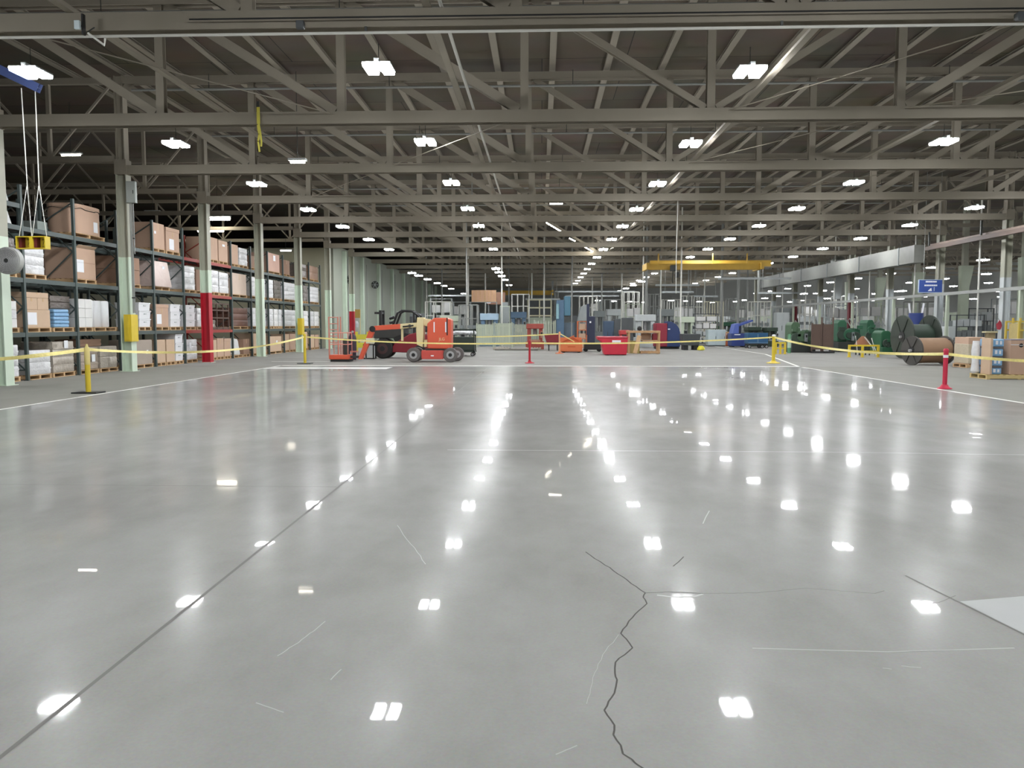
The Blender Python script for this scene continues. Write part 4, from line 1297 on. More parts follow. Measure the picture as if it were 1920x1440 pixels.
for px, Y, ya, yb, nm in ((659, 60, 516, 531, 'hose reel high on the mint wall'), (697, 69, 526, 541, 'wall fan high on the mint wall')):
    z = hz((ya + yb) / 2, Y)
    t = thing('wall_fan' if Y > 65 else 'wall_hose_reel', 'small dark ' + nm, 'fan' if Y > 65 else 'hose reel', (-14.35, Y, z))
    MB().lathe([(.3, -.05), (.33, .0), (.3, .05)], axis='y', n=20).build('rim', M('fan_iron', (70, 74, 72), .6), t)
    m = MB()
    for k in range(6):
        a = k * PI / 3
        m.bar((0, -.06, 0), (.3 * math.cos(a), -.06, .3 * math.sin(a)), .03)
    m.build('spoke', lt_grey, t)
    MB().box(-.3, -.05, .06, .12, -.04, .04).build('wall_mount', dark_steel, t)

# ---------------------------------------------------------------- middle of the hall
def cabinet(px0, px1, yt, Y, mat, label, name='machine_cabinet', d=.9, doors=2, panel=None, z0=0.0, top=None):
    lo, X, Z = frm((px0 + px1) / 2, Y)
    w, h = X(px1) - X(px0), Z(yt)
    t = thing(name, label, 'cabinet', (lo[0], Y, z0))
    h -= z0
    MB().box(-w / 2, w / 2, -d / 2, d / 2, .06, h).build('body', mat, t, bevel=.02)
    MB().box(-w / 2 + .04, w / 2 - .04, -d / 2 + .05, d / 2 - .05, 0, .06).build('plinth', dark_steel, t)
    pm_ = panel or mat
    for k in range(doors):
        a = -w / 2 + w * k / doors + .03
        b = -w / 2 + w * (k + 1) / doors - .03
        dr = MB().box(a, b, -d / 2 - .02, -d / 2 - .001, .12, h - .05).build('door', pm_, t)
        MB().box(b - .07, b - .04, -d / 2 - .05, -d / 2 - .02, h * .45, h * .6).build('handle', dark_steel, dr)
    if top:
        MB().box(-w * .3, w * .3, -d * .3, d * .3, h, h + top).build('top_unit', grey_mach, t, bevel=.02)
    return t

def fence(px0, px1, yt, Y, mat, label, n):
    lo, X, Z = frm((px0 + px1) / 2, Y)
    a, b, h = X(px0), X(px1), Z(yt)
    t = thing('guard_fence', label, 'fence', lo, 0, 'pale guard fence panels')
    for x in (a + .04, b - .04):
        MB().box(x - .04, x + .04, -.04, .04, 0, h).build('post', mat, t)
    m = MB()
    for k in range(n):
        x = a + .16 + (b - a - .32) * k / (n - 1)
        m.box(x - .05, x + .05, -.02, .02, .15, h - .08)
    m.build('slat', mat, t)
    MB().box(a + .08, b - .08, .021, .05, .3, .36).box(a + .08, b - .08, .021, .05, h - .3, h - .24).build('rail', mat, t)

def shelfunit(px0, px1, yt, Y, mat, label, shelves, goods, name='storage_shelf', d=.8, fill=1.0):
    """an open shelf with things set on it: goods = [(colour material, how many)] per shelf"""
    lo, X, Z = frm((px0 + px1) / 2, Y)
    w, h = X(px1) - X(px0), Z(yt)
    t = thing(name, label, 'shelf', lo)
    m = MB()
    for x in (-w / 2, w / 2 - .06):
        for y in (-d / 2, d / 2 - .06):
            m.box(x, x + .06, y, y + .06, 0, h)
    m.build('post_frame', mat, t)
    for k in range(shelves):
        z = .15 + (h - .2) * k / max(1, shelves - 1)
        MB().box(-w / 2 + .061, w / 2 - .061, -d / 2, d / 2, z, z + .04).build('shelf_board', mat, t)
    for k, g in enumerate(goods):
        if not g:
            continue
        mat2, n, lab = g
        z = .15 + (h - .2) * k / max(1, shelves - 1) + .042
        gap = (h - .2) / max(1, shelves - 1) - .12
        ww = (w - .2) / n
        for j in range(n):
            hh = gap * random.uniform(.6, .95) * fill
            o = carton((lo[0] - w / 2 + .1 + ww * (j + .5), Y, z), ww * .86, d * .8, hh, mat2, name='stored_box', tape=False,
                       label='%s, %s on the %s' % (lab, ORD[j], label), group='boxes on the ' + label)
            o.rotation_euler.z = 0
            for ch in o.children:       # width runs across the hall here
                ch.rotation_euler.z = PI / 2
    return t

fence(893, 926, 606, 57, mint_mach, 'pale green slatted guard fence behind the green cart', 9)
fence(927, 961, 604, 57, mint_mach, 'pale green slatted guard fence below the blue machine bed', 9)
fence(962, 1000, 606, 57, M('sage_grey', (160, 166, 150), .6), 'greyer slatted guard fence behind the dark red post', 10)
fence(1001, 1042, 600, 62, M('sage_grey', (160, 166, 150), .6), 'slatted guard fence behind the rust red machine', 8)

def press(px0, px1, yt, Y, mat, label, name='press_machine', bed=.5, head=None, d=1.4, cat='machine', acc=None):
    lo, X, Z = frm((px0 + px1) / 2, Y)
    w, h = X(px1) - X(px0), Z(yt)
    t = thing(name, label, cat, lo)
    acc = acc or grey_mach
    MB().box(-w / 2, w / 2, -d / 2, d / 2, 0, h * .3).build('base_block', mat, t, bevel=.03)
    MB().box(-w * .42, -w * .22, -d * .35, d * .35, h * .3, h * .8).box(w * .22, w * .42, -d * .35, d * .35, h * .3, h * .8).build('side_frame', mat, t, bevel=.02)
    MB().box(-w * .47, w * .47, -d * .42, d * .42, h * .8, h).build('crown_block', head or mat, t, bevel=.03)
    MB().box(-w * .3, w * .3, -d * .48, d * .3, h * .3 + .001, h * .3 + .12).build('bed_plate', acc, t)
    MB().cyl((0, 0, h * .55), (0, 0, h * .8), w * .1).build('ram', hub_grey, t)
    c = MB().box(w * .3, w * .44, -d * .5 - .06, -d * .36, h * .45, h * .7).build('control_box', acc, t, bevel=.01)
    MB().box(w * .32, w * .42, -d * .5 - .07, -d * .5 - .06, h * .58, h * .67).build('screen', black, c)
    return t

press(900, 936, 588, 60.5, blue_st, 'steel blue press above the pale fence', head=M('pale_blue_machine', (150, 174, 192), .5))
cabinet(938, 956, 574, 63.5, mint_mach, 'tall grey green cabinet between blue press and brown crates', panel=grey_mach, doors=1, top=.3)
shelfunit(882, 932, 566, 68, grey_mach, 'tall grey shelf holding brown crates', 3, (None, None, None))
lo, X, Z = frm(905, 68)
for k, (a, b, y0_, y1_) in enumerate(((886, 911, 590, 569), (912, 930, 588, 571))):
    pass
zt_ = .15 + (hz(566, 68, 905) - .2) + .042
for k, (a, b) in enumerate(((886, 909), (911, 930))):
    lo, X, Z = frm((a + b) / 2, 68)
    t = thing('brown_crate', 'big brown crate standing high on the tall grey shelf, %s of two' % ORD[k], 'crate', (lo[0], 68, zt_))
    w = X(b) - X(a)
    MB().box(-w / 2, w / 2, -.38, .38, 0, .98).build('body', M('crate_brown', (176, 140, 112), .7, var=.15), t)
    m = MB()
    for q in range(4):
        x = -w / 2 + w * q / 3
        m.box(x - .03, x + .03, -.41, -.38, 0, .98)
    m.build('batten', wood_w, t)
t = thing('brown_cabinet', 'upper brown cabinet on a tall leg frame behind the crates', 'cabinet', (sp(931, 74), 74, 0))
MB().box(-.8, .8, -.5, .5, hz(571, 74), hz(548, 74)).build('body', M('brick_brown', (152, 116, 96), .7, var=.15), t)
MB().box(-.9, -.5, -.52, -.5, hz(569, 74), hz(550, 74)).build('door', paper, t)
for x in (-.75, .7):
    for y in (-.45, .4):
        MB().box(x, x + .08, y, y + .08, 0, hz(571, 74)).build('leg', grey_mach, t)
# pale window frame booth
lo, X, Z = frm(1012, 78)
t = thing('inspection_booth', 'pale framed booth with glass front behind the fences', 'booth', lo)
m = MB()
a, b = X(990), X(1033)
for x in (a, (a + b) / 2, b):
    m.box(x - .06, x + .06, -.06, .06, 0, Z(562))
for z in (Z(562), Z(577), Z(592)):
    m.box(a, b, -.05, .05, z - .07, z + .07)
m.build('frame', M('pale_yellow_frame', (222, 218, 188), .5), t)
MB().box(a, b, .1, .14, 0, Z(562)).build('rear_panel', dgrey_mach, t)
MB().box(a, b, -.1, -.06, 0, Z(595)).build('front_panel', mint_mach, t)
press(986, 1020, 607, 53, M('rust_red', (150, 70, 60), .6, var=.25), 'rust red machine behind the dark red post', acc=M('rust_tan', (160, 120, 100), .7))
# red hopper on legs
lo, X, Z = frm(1034, 50)
t = thing('red_hopper', 'dark red hopper on legs beside the peach post', 'hopper', lo)
MB().prism([(X(1026), Z(646)), (X(1047), Z(646)), (X(1047), Z(627)), (X(1020), Z(627))], -.5, .5).build('bin', maroon, t, bevel=.02)
for px in (1029, 1045):
    for s in (-1, 1):
        MB().box(X(px) - .04, X(px) + .04, s * .4 - .04, s * .4 + .04, 0, Z(646)).build('leg', dark_steel, t)
# pallets of debris near the fence foot
for k, (px, Y, w) in enumerate(((940, 52, 2.2), (1000, 51.5, 2.0))):
    pallet(sp(px, Y), Y, 0, 1.2, 1.0, 'empty wooden pallet lying in front of the pale fence, %s of two' % ORD[k], M('grey_wood', (168, 160, 146), .8, var=.2), None)
t = thing('material_bundle', 'grey bundle of bars lying by the fence foot', 'bundle', (sp(970, 50.5), 50.5, 0))
m = MB()
for k in range(6):
    m.cyl((-1.4, -.25 + .1 * k, .06 + .0 * k), (1.3, -.25 + .1 * k, .06), .05, n=8)
m.build('rod', M('mixed_grey', (130, 126, 118), .7, var=.2), t)
MB().box(-.5, -.4, -.32, .32, .115, .13).build('strap', black, t)
# blue tower and gantry
lo, X, Z = frm(1050, 66)
t = thing('blue_tower', 'tall steel blue machine tower in the middle of the hall', 'machine', lo)
MB().box(X(1043), X(1057), -.6, .6, 0, Z(563)).build('tower', blue_st, t, bevel=.03)
MB().box(X(1057), X(1069), -.5, .5, Z(592), Z(556)).build('side_head', M('teal_blue_machine', (84, 128, 150), .5), t, bevel=.03)
MB().box(X(1069), X(1084), -.4, .4, Z(603), Z(592)).box(X(1078), X(1084), -.4, .4, 0, Z(603)).build('arm', dgrey_mach, t, bevel=.02)
MB().box(X(1057), X(1078), -.3, .3, Z(640), Z(605)).build('front_guard', M('slate_blue', (92, 106, 118), .5), t)
MB().cyl((X(1045), -.65, Z(570)), (X(1045), -.65, Z(598)), .12).build('air_tank', M('pale_teal', (150, 190, 200), .4), t)
lo, X, Z = frm(1094, 61)
t = thing('dust_hood', 'grey sloping extraction hood above the dark blue stacker', 'hood', lo)
MB().prism([(X(1082), Z(602)), (X(1106), Z(602)), (X(1104), Z(575)), (X(1096), Z(571)), (X(1088), Z(576))], -.6, .6).build('hood_shell', grey_mach, t, bevel=.03)
for px in (1084, 1104):
    for s in (-.5, .5):
        MB().box(X(px) - .05, X(px) + .05, s - .05, s + .05, 0, Z(602)).build('leg', dgrey_mach, t)
shelfunit(1082, 1101, 602, 51, bin_orange, 'orange post shelf of kraft boxes', 4, ((kraft_b, 1, 'kraft box'), (kraft_b, 1, 'small kraft box'), (kraft_b, 1, 'flat kraft box')), d=.7)
# orange bin
lo, X, Z = frm(1070, 46.6)
t = thing('tilt_bin', 'bright orange steel bin beside the peach post', 'bin', lo)
a, b, h = X(1051), X(1091), Z(641)
MB().box(a, b, -.5, -.46, .05, h).box(a, b, .46, .5, .05, h + .25).box(a, a + .04, -.46, .46, .05, h).box(b - .04, b, -.46, .46, .05, h + .1).box(a, b, -.5, .5, .05, .09).build('shell', bin_orange, t, bevel=.01)
MB().bar((a + .05, .4, h), (a + .8, .4, h + .35), .06).bar((b - .05, .4, h), (b - .5, .4, h + .3), .06).build('lid_arm', bin_orange, t)
MB().box(a + .1, a + .25, -.4, .4, 0, .05).box(b - .25, b - .1, -.4, .4, 0, .05).build('skid', dark_steel, t)
MB().box(a + .4, b - .4, -.515, -.501, h * .5, h * .62).build('stencil_mark', M('orange_mark', (190, 90, 44), .6), t)
# dark blue stacker
lo, X, Z = frm(1108, 48.2)
t = thing('stacker_truck', 'dark navy upright stacker truck behind the orange bin', 'stacker', lo)
MB().box(X(1101), X(1115), -.3, .3, .3, Z(593)).build('mast', blue_dk, t, bevel=.04)
MB().box(X(1095), X(1126), -.45, .45, .12, Z(642)).build('chassis', black, t, bevel=.03)
MB().box(X(1099), X(1104), -.33, -.3, 1.0, Z(570)).build('mast_rail', blue_dk, t)
for px in (1098, 1123):
    wheel(t, (X(px), -.3, .12), .12, .1, rubber, dark_steel)
    wheel(t, (X(px), .3, .12), .12, .1, rubber, dark_steel)
MB().cbox((X(1106), -.31, Z(604)), (.1, .02, .1)).build('gauge', paper, t)
cabinet(1131, 1150, 602, 57, M('dull_navy', (66, 86, 110), .5), 'dull navy cabinet behind the red skip', doors=2)
cabinet(1151, 1162, 598, 60, dgrey_mach, 'narrow dark grey cabinet beside the dull navy one', doors=1)
# red skip
lo, X, Z = frm(1147, 42.9)
t = thing('tipping_skip', 'large red tipping skip with sloping lip', 'skip', lo)
cr = M('skip_red', (196, 40, 62), .4)
MB().prism([(X(1132), .03), (X(1173), .03), (X(1175), Z(633)), (X(1119), Z(633)), (X(1119), Z(636)), (X(1126), Z(640))], -.6, .6).build('body', cr, t, bevel=.02)
MB().box(X(1119) - .02, X(1175) + .02, -.64, .64, Z(633), Z(633) + .06).build('rim', M('skip_rim', (206, 84, 96), .4), t)
MB().box(X(1146), X(1162), -.615, -.601, Z(641.5), Z(637.5)).build('plate', paper, t)
MB().box(X(1134), X(1140), -.5, .5, .0, .03).box(X(1166), X(1172), -.5, .5, 0, .03).build('runner', dark_steel, t)
press(1160, 1180, 619, 47, M('brick_red', (176, 60, 60), .5), 'brick red machine head peeking over the red skip', d=.9)
# work bench
lo, X, Z = frm(1206, 45.4)
t = thing('work_bench', 'wooden work bench with shelf beside the red skip', 'bench', lo)
MB().box(X(1175), X(1236), -.45, .45, Z(624), Z(620)).build('bench_top', wood_w, t, bevel=.01)
for px in (1178, 1234):
    for s in (-1, 1):
        MB().box(X(px) - .05, X(px) + .05, s * .38 - .05, s * .38 + .05, 0, Z(624)).build('leg', wood_w, t)
MB().box(X(1203), X(1232), -.4, .4, Z(640), Z(637.5)).build('shelf_board', wood_w, t)
MB().box(X(1203), X(1222), .3, .38, Z(637), Z(625)).build('back_panel', kraft_b, t)
MB().box(X(1223), X(1231), -.3, .3, Z(637.4), Z(626)).build('drawer_box', maroon, t)
tag(MB().bar((sp(1191, 44.6) , 44.6, .03), (sp(1199, 44.85), 44.85, 1.0), .22, .05, up=(0, 1, 0)).build('plank', wood), 'loose plank leaning against the wooden work bench', 'plank')
o = pallet(sp(1216, 45.3), 45.3, 0, 1.2, 1.0, 'wooden pallet under the work bench', wood_w, None)
t = thing('wooden_box', 'low yellowish wooden box tucked under the bench beside the plank', 'box', (sp(1191, 45.4), 45.4, 0))
MB().box(-.24, .22, -.35, .35, 0, Z(640)).build('body', M('olive_wood', (170, 154, 96), .7, var=.15), t)
MB().box(-.26, .24, -.37, .37, Z(640), Z(640) + .03).build('lid', M('olive_wood', (170, 154, 96), .7), t)
tag(MB().lathe([(.02, 0), (.12, .03), (.14, .12), (.1, .22), (.02, .26)], n=14).build('black_bag', black, None, (sp(1202, 45.4) - .1, 45.25, Z(620) + .0), smooth=True), 'small black bag on the wooden work bench', 'bag')
# maroon and blue drum
lo, X, Z = frm(1248, 54)
t = thing('drum_machine', 'rounded drum machine, one half maroon, other half blue', 'machine', lo)
MB().box(X(1227), X(1248), -.7, .7, .15, Z(606)).build('maroon_housing', M('maroon_drum', (134, 34, 52), .5), t, bevel=.05)
pr_ = [(X(1248), .15), (X(1272), .15), (X(1272), Z(625))] + [(X(1248) + (X(1272) - X(1248)) * math.cos(a), Z(625) + (Z(602) - Z(625)) * math.sin(a)) for a in (.4, .8, 1.2, 1.57)]
MB().prism(pr_, -.7, .7).build('blue_housing', M('drum_blue', (36, 54, 96), .5), t, bevel=.03)
MB().box(X(1228), X(1271), -.5, .5, 0, .15).build('base', dark_steel, t)
MB().box(X(1249), X(1253), -.72, -.701, Z(618), Z(616)).build('badge', paper, t)
# dark bins
lo, X, Z = frm(1293, 51.5)
t = thing('steel_trough', 'dark grey steel trough on feet with yellow sack in front', 'trough', lo)
MB().prism([(X(1278), .3), (X(1308), .3), (X(1311), Z(626)), (X(1276), Z(626))], -.5, .5).build('trough', M('trough_grey', (62, 66, 68), .5), t, bevel=.02)
for px in (1284, 1303):
    MB().box(X(px) - .15, X(px) + .15, -.4, .4, 0, .3).build('foot', black, t)
lo, X, Z = frm(1315, 50.2)
o = MB().lathe([(.1, 0), (.24, .03), (.23, .15), (.12, .28), (.02, .3)], n=14).build('yellow_sack', M('hi_vis', (214, 206, 60), .6), None, (sp(1315, 50.6), 50.6, 0), smooth=True)
tag(o, 'crumpled bright yellow sack lying by the steel trough', 'sack')
shelfunit(1300, 1344, 588, 63, dgrey_mach, 'dark shelf with pale trays behind the trough', 5, ((lt_grey, 3, 'pale tray'), (lt_grey, 3, 'pale grey tray'), (white_card, 3, 'white tray'), (white_card, 2, 'white box')))
cabinet(1325, 1358, 618, 60.5, M('ice_grey', (178, 192, 194), .5), 'pale blue grey cabinet left of the orange stand'.replace('left of', 'next to'), doors=2)
lo, X, Z = frm(1362, 61.5)
t = thing('wooden_stand', 'narrow orange wooden stand beside the pale cabinet', 'stand', lo)
MB().box(X(1358), X(1367), -.25, .25, Z(625), Z(622)).build('top', wood_w, t)
for px in (1359, 1366):
    MB().box(X(px) - .06, X(px) + .06, -.25, .25, 0, Z(625)).build('leg', bin_orange, t)
MB().box(X(1360), X(1365), -.2, .2, 0, Z(640)).build('base_box', bin_orange, t)
press(1336, 1378, 604, 76, mach_green, 'green machine far behind the pale cabinet', d=2)
# blue dumpster with open lid
lo, X, Z = frm(1384, 58.5)
t = thing('waste_bin', 'blue waste bin with its lid thrown open', 'bin', lo)
MB().box(X(1368), X(1397), -.6, .6, .08, Z(625)).build('bin_body', blue, t, bevel=.03)
MB().box(X(1370), X(1374), -.5, .5, 0, .08).box(X(1391), X(1395), -.5, .5, 0, .08).build('skid', black, t)
MB().prism([(X(1370), Z(625)), (X(1381), Z(625)), (X(1381), Z(606)), (X(1374), Z(608))], -.6, .6).build('raised_side', M('lid_blue', (84, 104, 176), .45), t)
MB().bar((X(1380), 0, Z(611)), (X(1407), 0, Z(601)), 1.2, .1, up=(0, 0, 1)).build('lid', M('lid_blue2', (62, 84, 160), .45), t)
MB().box(X(1382), X(1386), -.5, .5, Z(625), Z(609)).build('lid_strut', blue_dk, t)
MB().box(X(1373), X(1384), -.615, -.601, Z(628), Z(626.5)).build('label_strip', paper, t)
# teal cart
lo, X, Z = frm(1418, 55.5)
t = thing('wheeled_cart', 'teal blue wheeled bin cart before the dark machine', 'cart', lo)
MB().box(X(1399), X(1436), -.55, .55, .32, Z(624)).build('tub', teal_cart, t, bevel=.03)
MB().box(X(1416), X(1418), -.57, -.551, .4, Z(626)).box(X(1399), X(1436), -.57, -.551, .34, .4).build('rib', blue_st, t)
MB().box(X(1400), X(1435), -.5, .5, .24, .31).build('base_frame', dark_steel, t)
for px in (1402, 1426, 1434):
    for s in (-1, 1):
        wheel(t, (X(px), s * .42, .12), .12, .08, rubber, lt_grey, name='caster')
press(1397, 1424, 613, 61, mach_dgreen, 'blackish green machine behind the teal cart', d=1.6)
press(1432, 1454, 614, 60, mach_dgreen, 'second blackish green machine behind the white topped post', d=1.6)

# --- the green machine line
def lathe_machine(px0, px1, yt, Y, mat, label, base, seed):
    rnd = random.Random(seed)
    lo, X, Z = frm((px0 + px1) / 2, Y)
    w, h = X(px1) - X(px0), Z(yt)
    t = thing('lathe_machine', label, 'machine', lo)
    MB().box(-w / 2, w / 2, -.8, .8, 0, h * .32).build('bed', base, t, bevel=.03)
    MB().prism([(-w / 2, h * .32), (-w * .1, h * .32), (-w * .12, h * .9), (-w * .2, h), (-w * .42, h), (-w / 2, h * .9)], -.6, .6).build('headstock', mat, t, bevel=.04)
    MB().prism([(w * .15, h * .32), (w / 2, h * .32), (w * .48, h * .7), (w * .2, h * .75)], -.5, .5).build('tailstock', mat, t, bevel=.04)
    MB().cyl((-w * .12, 0, h * .6), (w * .2, 0, h * .6), h * .12).build('spindle', mach_dgreen, t)
    g = MB()
    for k in range(3):
        g.lathe([(h * .16, -.06), (h * .18, -.04), (h * .18, .04), (h * .16, .06)], (-w * .3 + w * .25 * k, -.7 - .02 * k, h * (.45 + .1 * rnd.random())), 'y', 18)
        o = g.build('gear_wheel', mat if k % 2 else mach_dgreen, t); g = MB()
    for k in range(5):
        x, z, q = rnd.uniform(-w * .42, w * .4), h * rnd.uniform(.34, .8), rnd.uniform(.07, .2)
        if k % 2:
            MB().lathe([(q, -.05), (q * 1.1, 0), (q, .05)], (x, -.74 - .02 * k, z), 'y', 14).build('hand_wheel', mach_dgreen if k > 2 else mat, t)
        else:
            MB().box(x - q, x + q, -.78 - .01 * k, -.6, z - q * .7, z + q * .7).build('gear_case', mat if k else mach_dgreen, t, bevel=.02)
    pn = MB().box(w * .02, w * .12, -.95, -.8, h * .36, h * .62).build('control_panel', grey_mach, t)
    MB().box(w * .04, w * .1, -.96, -.95, h * .5, h * .58).build('display', black, pn)
    for k in range(2):
        x = rnd.uniform(-w * .4, w * .4)
        MB().tube([(x, -.3, h * .9), (x + .1, -.45, h * 1.05), (x + .3, -.6, h * .8)], .03).build('hose', pipe_grey, t)
    return t
lathe_machine(1477, 1521, 604, 47.6, M('moss_green', (66, 92, 66), .55, var=.3, scale=5), 'mossy green geared machine behind the green bollard', M('base_black', (44, 48, 44), .6), 1)
lathe_machine(1563, 1607, 600, 48.5, mach_green, 'bright green geared machine beside the brown plates', M('base_black', (44, 48, 44), .6), 2)
lathe_machine(1617, 1653, 600, 50.5, mach_green, 'green geared machine behind the rusty cone', mach_dgreen, 3)
lathe_machine(1643, 1692, 620, 44.5, M('deep_green', (36, 88, 58), .5, var=.2), 'glossy deep green machine next to the cable reels', M('deep_green', (36, 88, 58), .5), 4)
lo, X, Z = frm(1541, 46.2)
for k, (a, b) in enumerate(((1521, 1541), (1542, 1562))):
    lo, X, Z = frm((a + b) / 2, 46.2)
    t = thing('steel_plate', 'upright brown steel plate in a frame, %s of two before the green line' % ORD[k], 'plate', lo, 0, 'brown steel plates')
    w = X(b) - X(a)
    MB().box(-w / 2 + .03, w / 2 - .03, -.04, .04, .2, Z(608)).build('panel', rust, t)
    for s in (-1, 1):
        MB().box(s * (w / 2 - .03) - .03, s * (w / 2 - .03) + .03, -.06, .06, 0, Z(606 if s < 0 else 595)).build('post', rust, t)
    MB().box(-w / 2, w / 2, -.3, .3, 0, .1).build('foot', black, t)
# barriers
def barrier(px0, px1, yt, Y, label, mids):
    lo, X, Z = frm((px0 + px1) / 2, Y)
    t = thing('safety_barrier', label, 'barrier', lo)
    a, b, h = X(px0), X(px1), Z(yt)
    for x in [a + .05, b - .05] + [a + (b - a) * q for q in mids]:
        MB().box(x - .05, x + .05, -.05, .05, 0.012, h - .08).build('post', yellow, t)
        MB().box(x - .1, x + .1, -.1, .1, 0, .012).build('foot_plate', yellow, t)
    MB().box(a, b, -.055, .055, h - .08, h).build('top_rail', yellow, t)
    MB().box(a + .1, b - .1, -.03, .03, h * .42, h * .42 + .07).build('middle_rail', yellow, t)
barrier(1591, 1649, 646.5, 40.2, 'low yellow safety barrier in front of the rusty cone', (.46,))
barrier(1453, 1474, 641.5, 44.4, 'small yellow safety barrier beside the white topped post', (.5,))
lo, X, Z = frm(1480, 46)
t = thing('bollard', 'green bollard with pale stripe behind the small yellow barrier', 'bollard', lo)
MB().lathe([(.1, 0), (.1, 1.0), (.07, 1.08)], n=16).build('post', M('bollard_green', (88, 140, 104), .5), t, smooth=True)
MB().lathe([(.103, .3), (.103, .8)], n=16).build('stripe', M('bollard_pale', (176, 200, 176), .5), t, smooth=True)
lo, X, Z = frm(1618, 43)
t = thing('rusty_cone', 'rusty orange cone hopper behind the low yellow barrier', 'hopper', lo)
MB().lathe([(.42, .55), (.3, .75), (.1, .98), (.05, 1.0)], n=20).build('cone', M('rusty_orange', (132, 84, 54), .7, var=.2), t, smooth=True)
for k in range(4):
    a = k * PI / 2 + PI / 4
    MB().bar((.36 * math.cos(a), .36 * math.sin(a), 0), (.36 * math.cos(a), .36 * math.sin(a), .56), .05).build('leg', dark_steel, t)
for k, (pa, pb) in enumerate((((1621, 632), (1637, 652)), ((1634, 634), (1641, 656)), ((1604, 630), (1606, 645)))):
    o = MB().tube([at(pa[0], pa[1], 42.2 + .15 * k), at(pb[0], pb[1], 42.0 + .15 * k), Vector((sp(pb[0] + 2, 42.0 + .15 * k, 660), 42.0 + .15 * k, .03))], .025).build('drain_hose', pipe_white)
    tag(o, 'pale hose hanging down beside the rusty cone, %s of three' % ORD[k], 'hose', 'pale hoses by the rusty cone')

# --- cable reels
def reel(px0, pxe, yt, yb, Y, label, flange, core, coremat, ln, rz=0.0):
    lo, X, Z = frm(px0, Y)
    r = (Z(yt)) / 2
    t = thing('cable_reel', label, 'cable reel', (lo[0], Y, r), rz)
    for k, x in enumerate((0, ln)):
        f_ = MB().lathe([(r, -.035), (r, .035)], (x, 0, 0), 'x', 36).build('flange', flange, t)
        MB().lathe([(r * .25, -.06), (r * .25, .06)], (x, 0, 0), 'x', 20).build('hub_ring', black, f_)
        m = MB()
        for q in range(6):
            a = q * PI / 3
            m.bar((x - .045, r * .25 * math.cos(a), r * .25 * math.sin(a)), (x - .045, r * .95 * math.cos(a), r * .95 * math.sin(a)), .05, .02)
        m.build('spoke', flange, f_)
    MB().lathe([(core, .036), (core, ln - .036)], (0, 0, 0), 'x', 32).build('wound_core', coremat, t, smooth=True)
    MB().cyl((-.15, 0, 0), (ln + .15, 0, 0), .06).build('shaft', hub_grey, t)
    return t
reel(1711, 0, 630, 683, 32.4, 'dark cable reel with wide brown wound core by the crimson post', reel_dark, .5, reel_brown, 1.55, .3)
reel(1692, 0, 591, 676, 38.8, 'tall greenish black cable reel behind the brown cored one', reel_green, .6, mach_dgreen, 1.3, .1)
t = thing('machine_drum', 'small blue drum with pale hoops between the tall reel flanges', 'drum', (sp(1717, 42.0), 42.0, 0))
MB().lathe([(.35, .9), (.35, 2.2)], n=20).build('drum', blue, t, smooth=True)
MB().box(-.3, .3, -.3, .3, 0, .9).build('stand', dgrey_mach, t)
m = MB().tube([(-.3, 0, 2.2), (-.38, 0, 2.7)], .05).tube([(.3, 0, 2.2), (.38, 0, 2.7)], .05)
m.build('hoop', paper, t)

# --- wrapped crate, kraft pallet
lo, X, Z = frm(1821, 30.8)
t = thing('wrapped_crate', 'large kraft crate in clear film beside the brown reel', 'crate', (lo[0], 30.8, .14))
w = X(1837) - X(1801)
MB().box(-w / 2, w / 2, -.5, .5, 0, Z(632) - .14).build('body', kraft, t, bevel=.02)
MB().box(-w / 2 - .01, w / 2 + .01, -.51, .51, .02, .75).build('film', M('clear_film', (196, 186, 164), .2, var=.15, bump=.5, bscale=8), t, bevel=.02)
MB().prism([(-w * .2, .2), (w * .2, .2), (w * .3, .9), (0, .7), (-w * .1, .85)], -.53, -.511).build('torn_wrap', M('torn_wrap', (206, 186, 150), .5), t)
pallet(lo[0], 30.8, 0, 1.0, w + .1, 'wooden pallet under the film wrapped kraft crate', None, None)

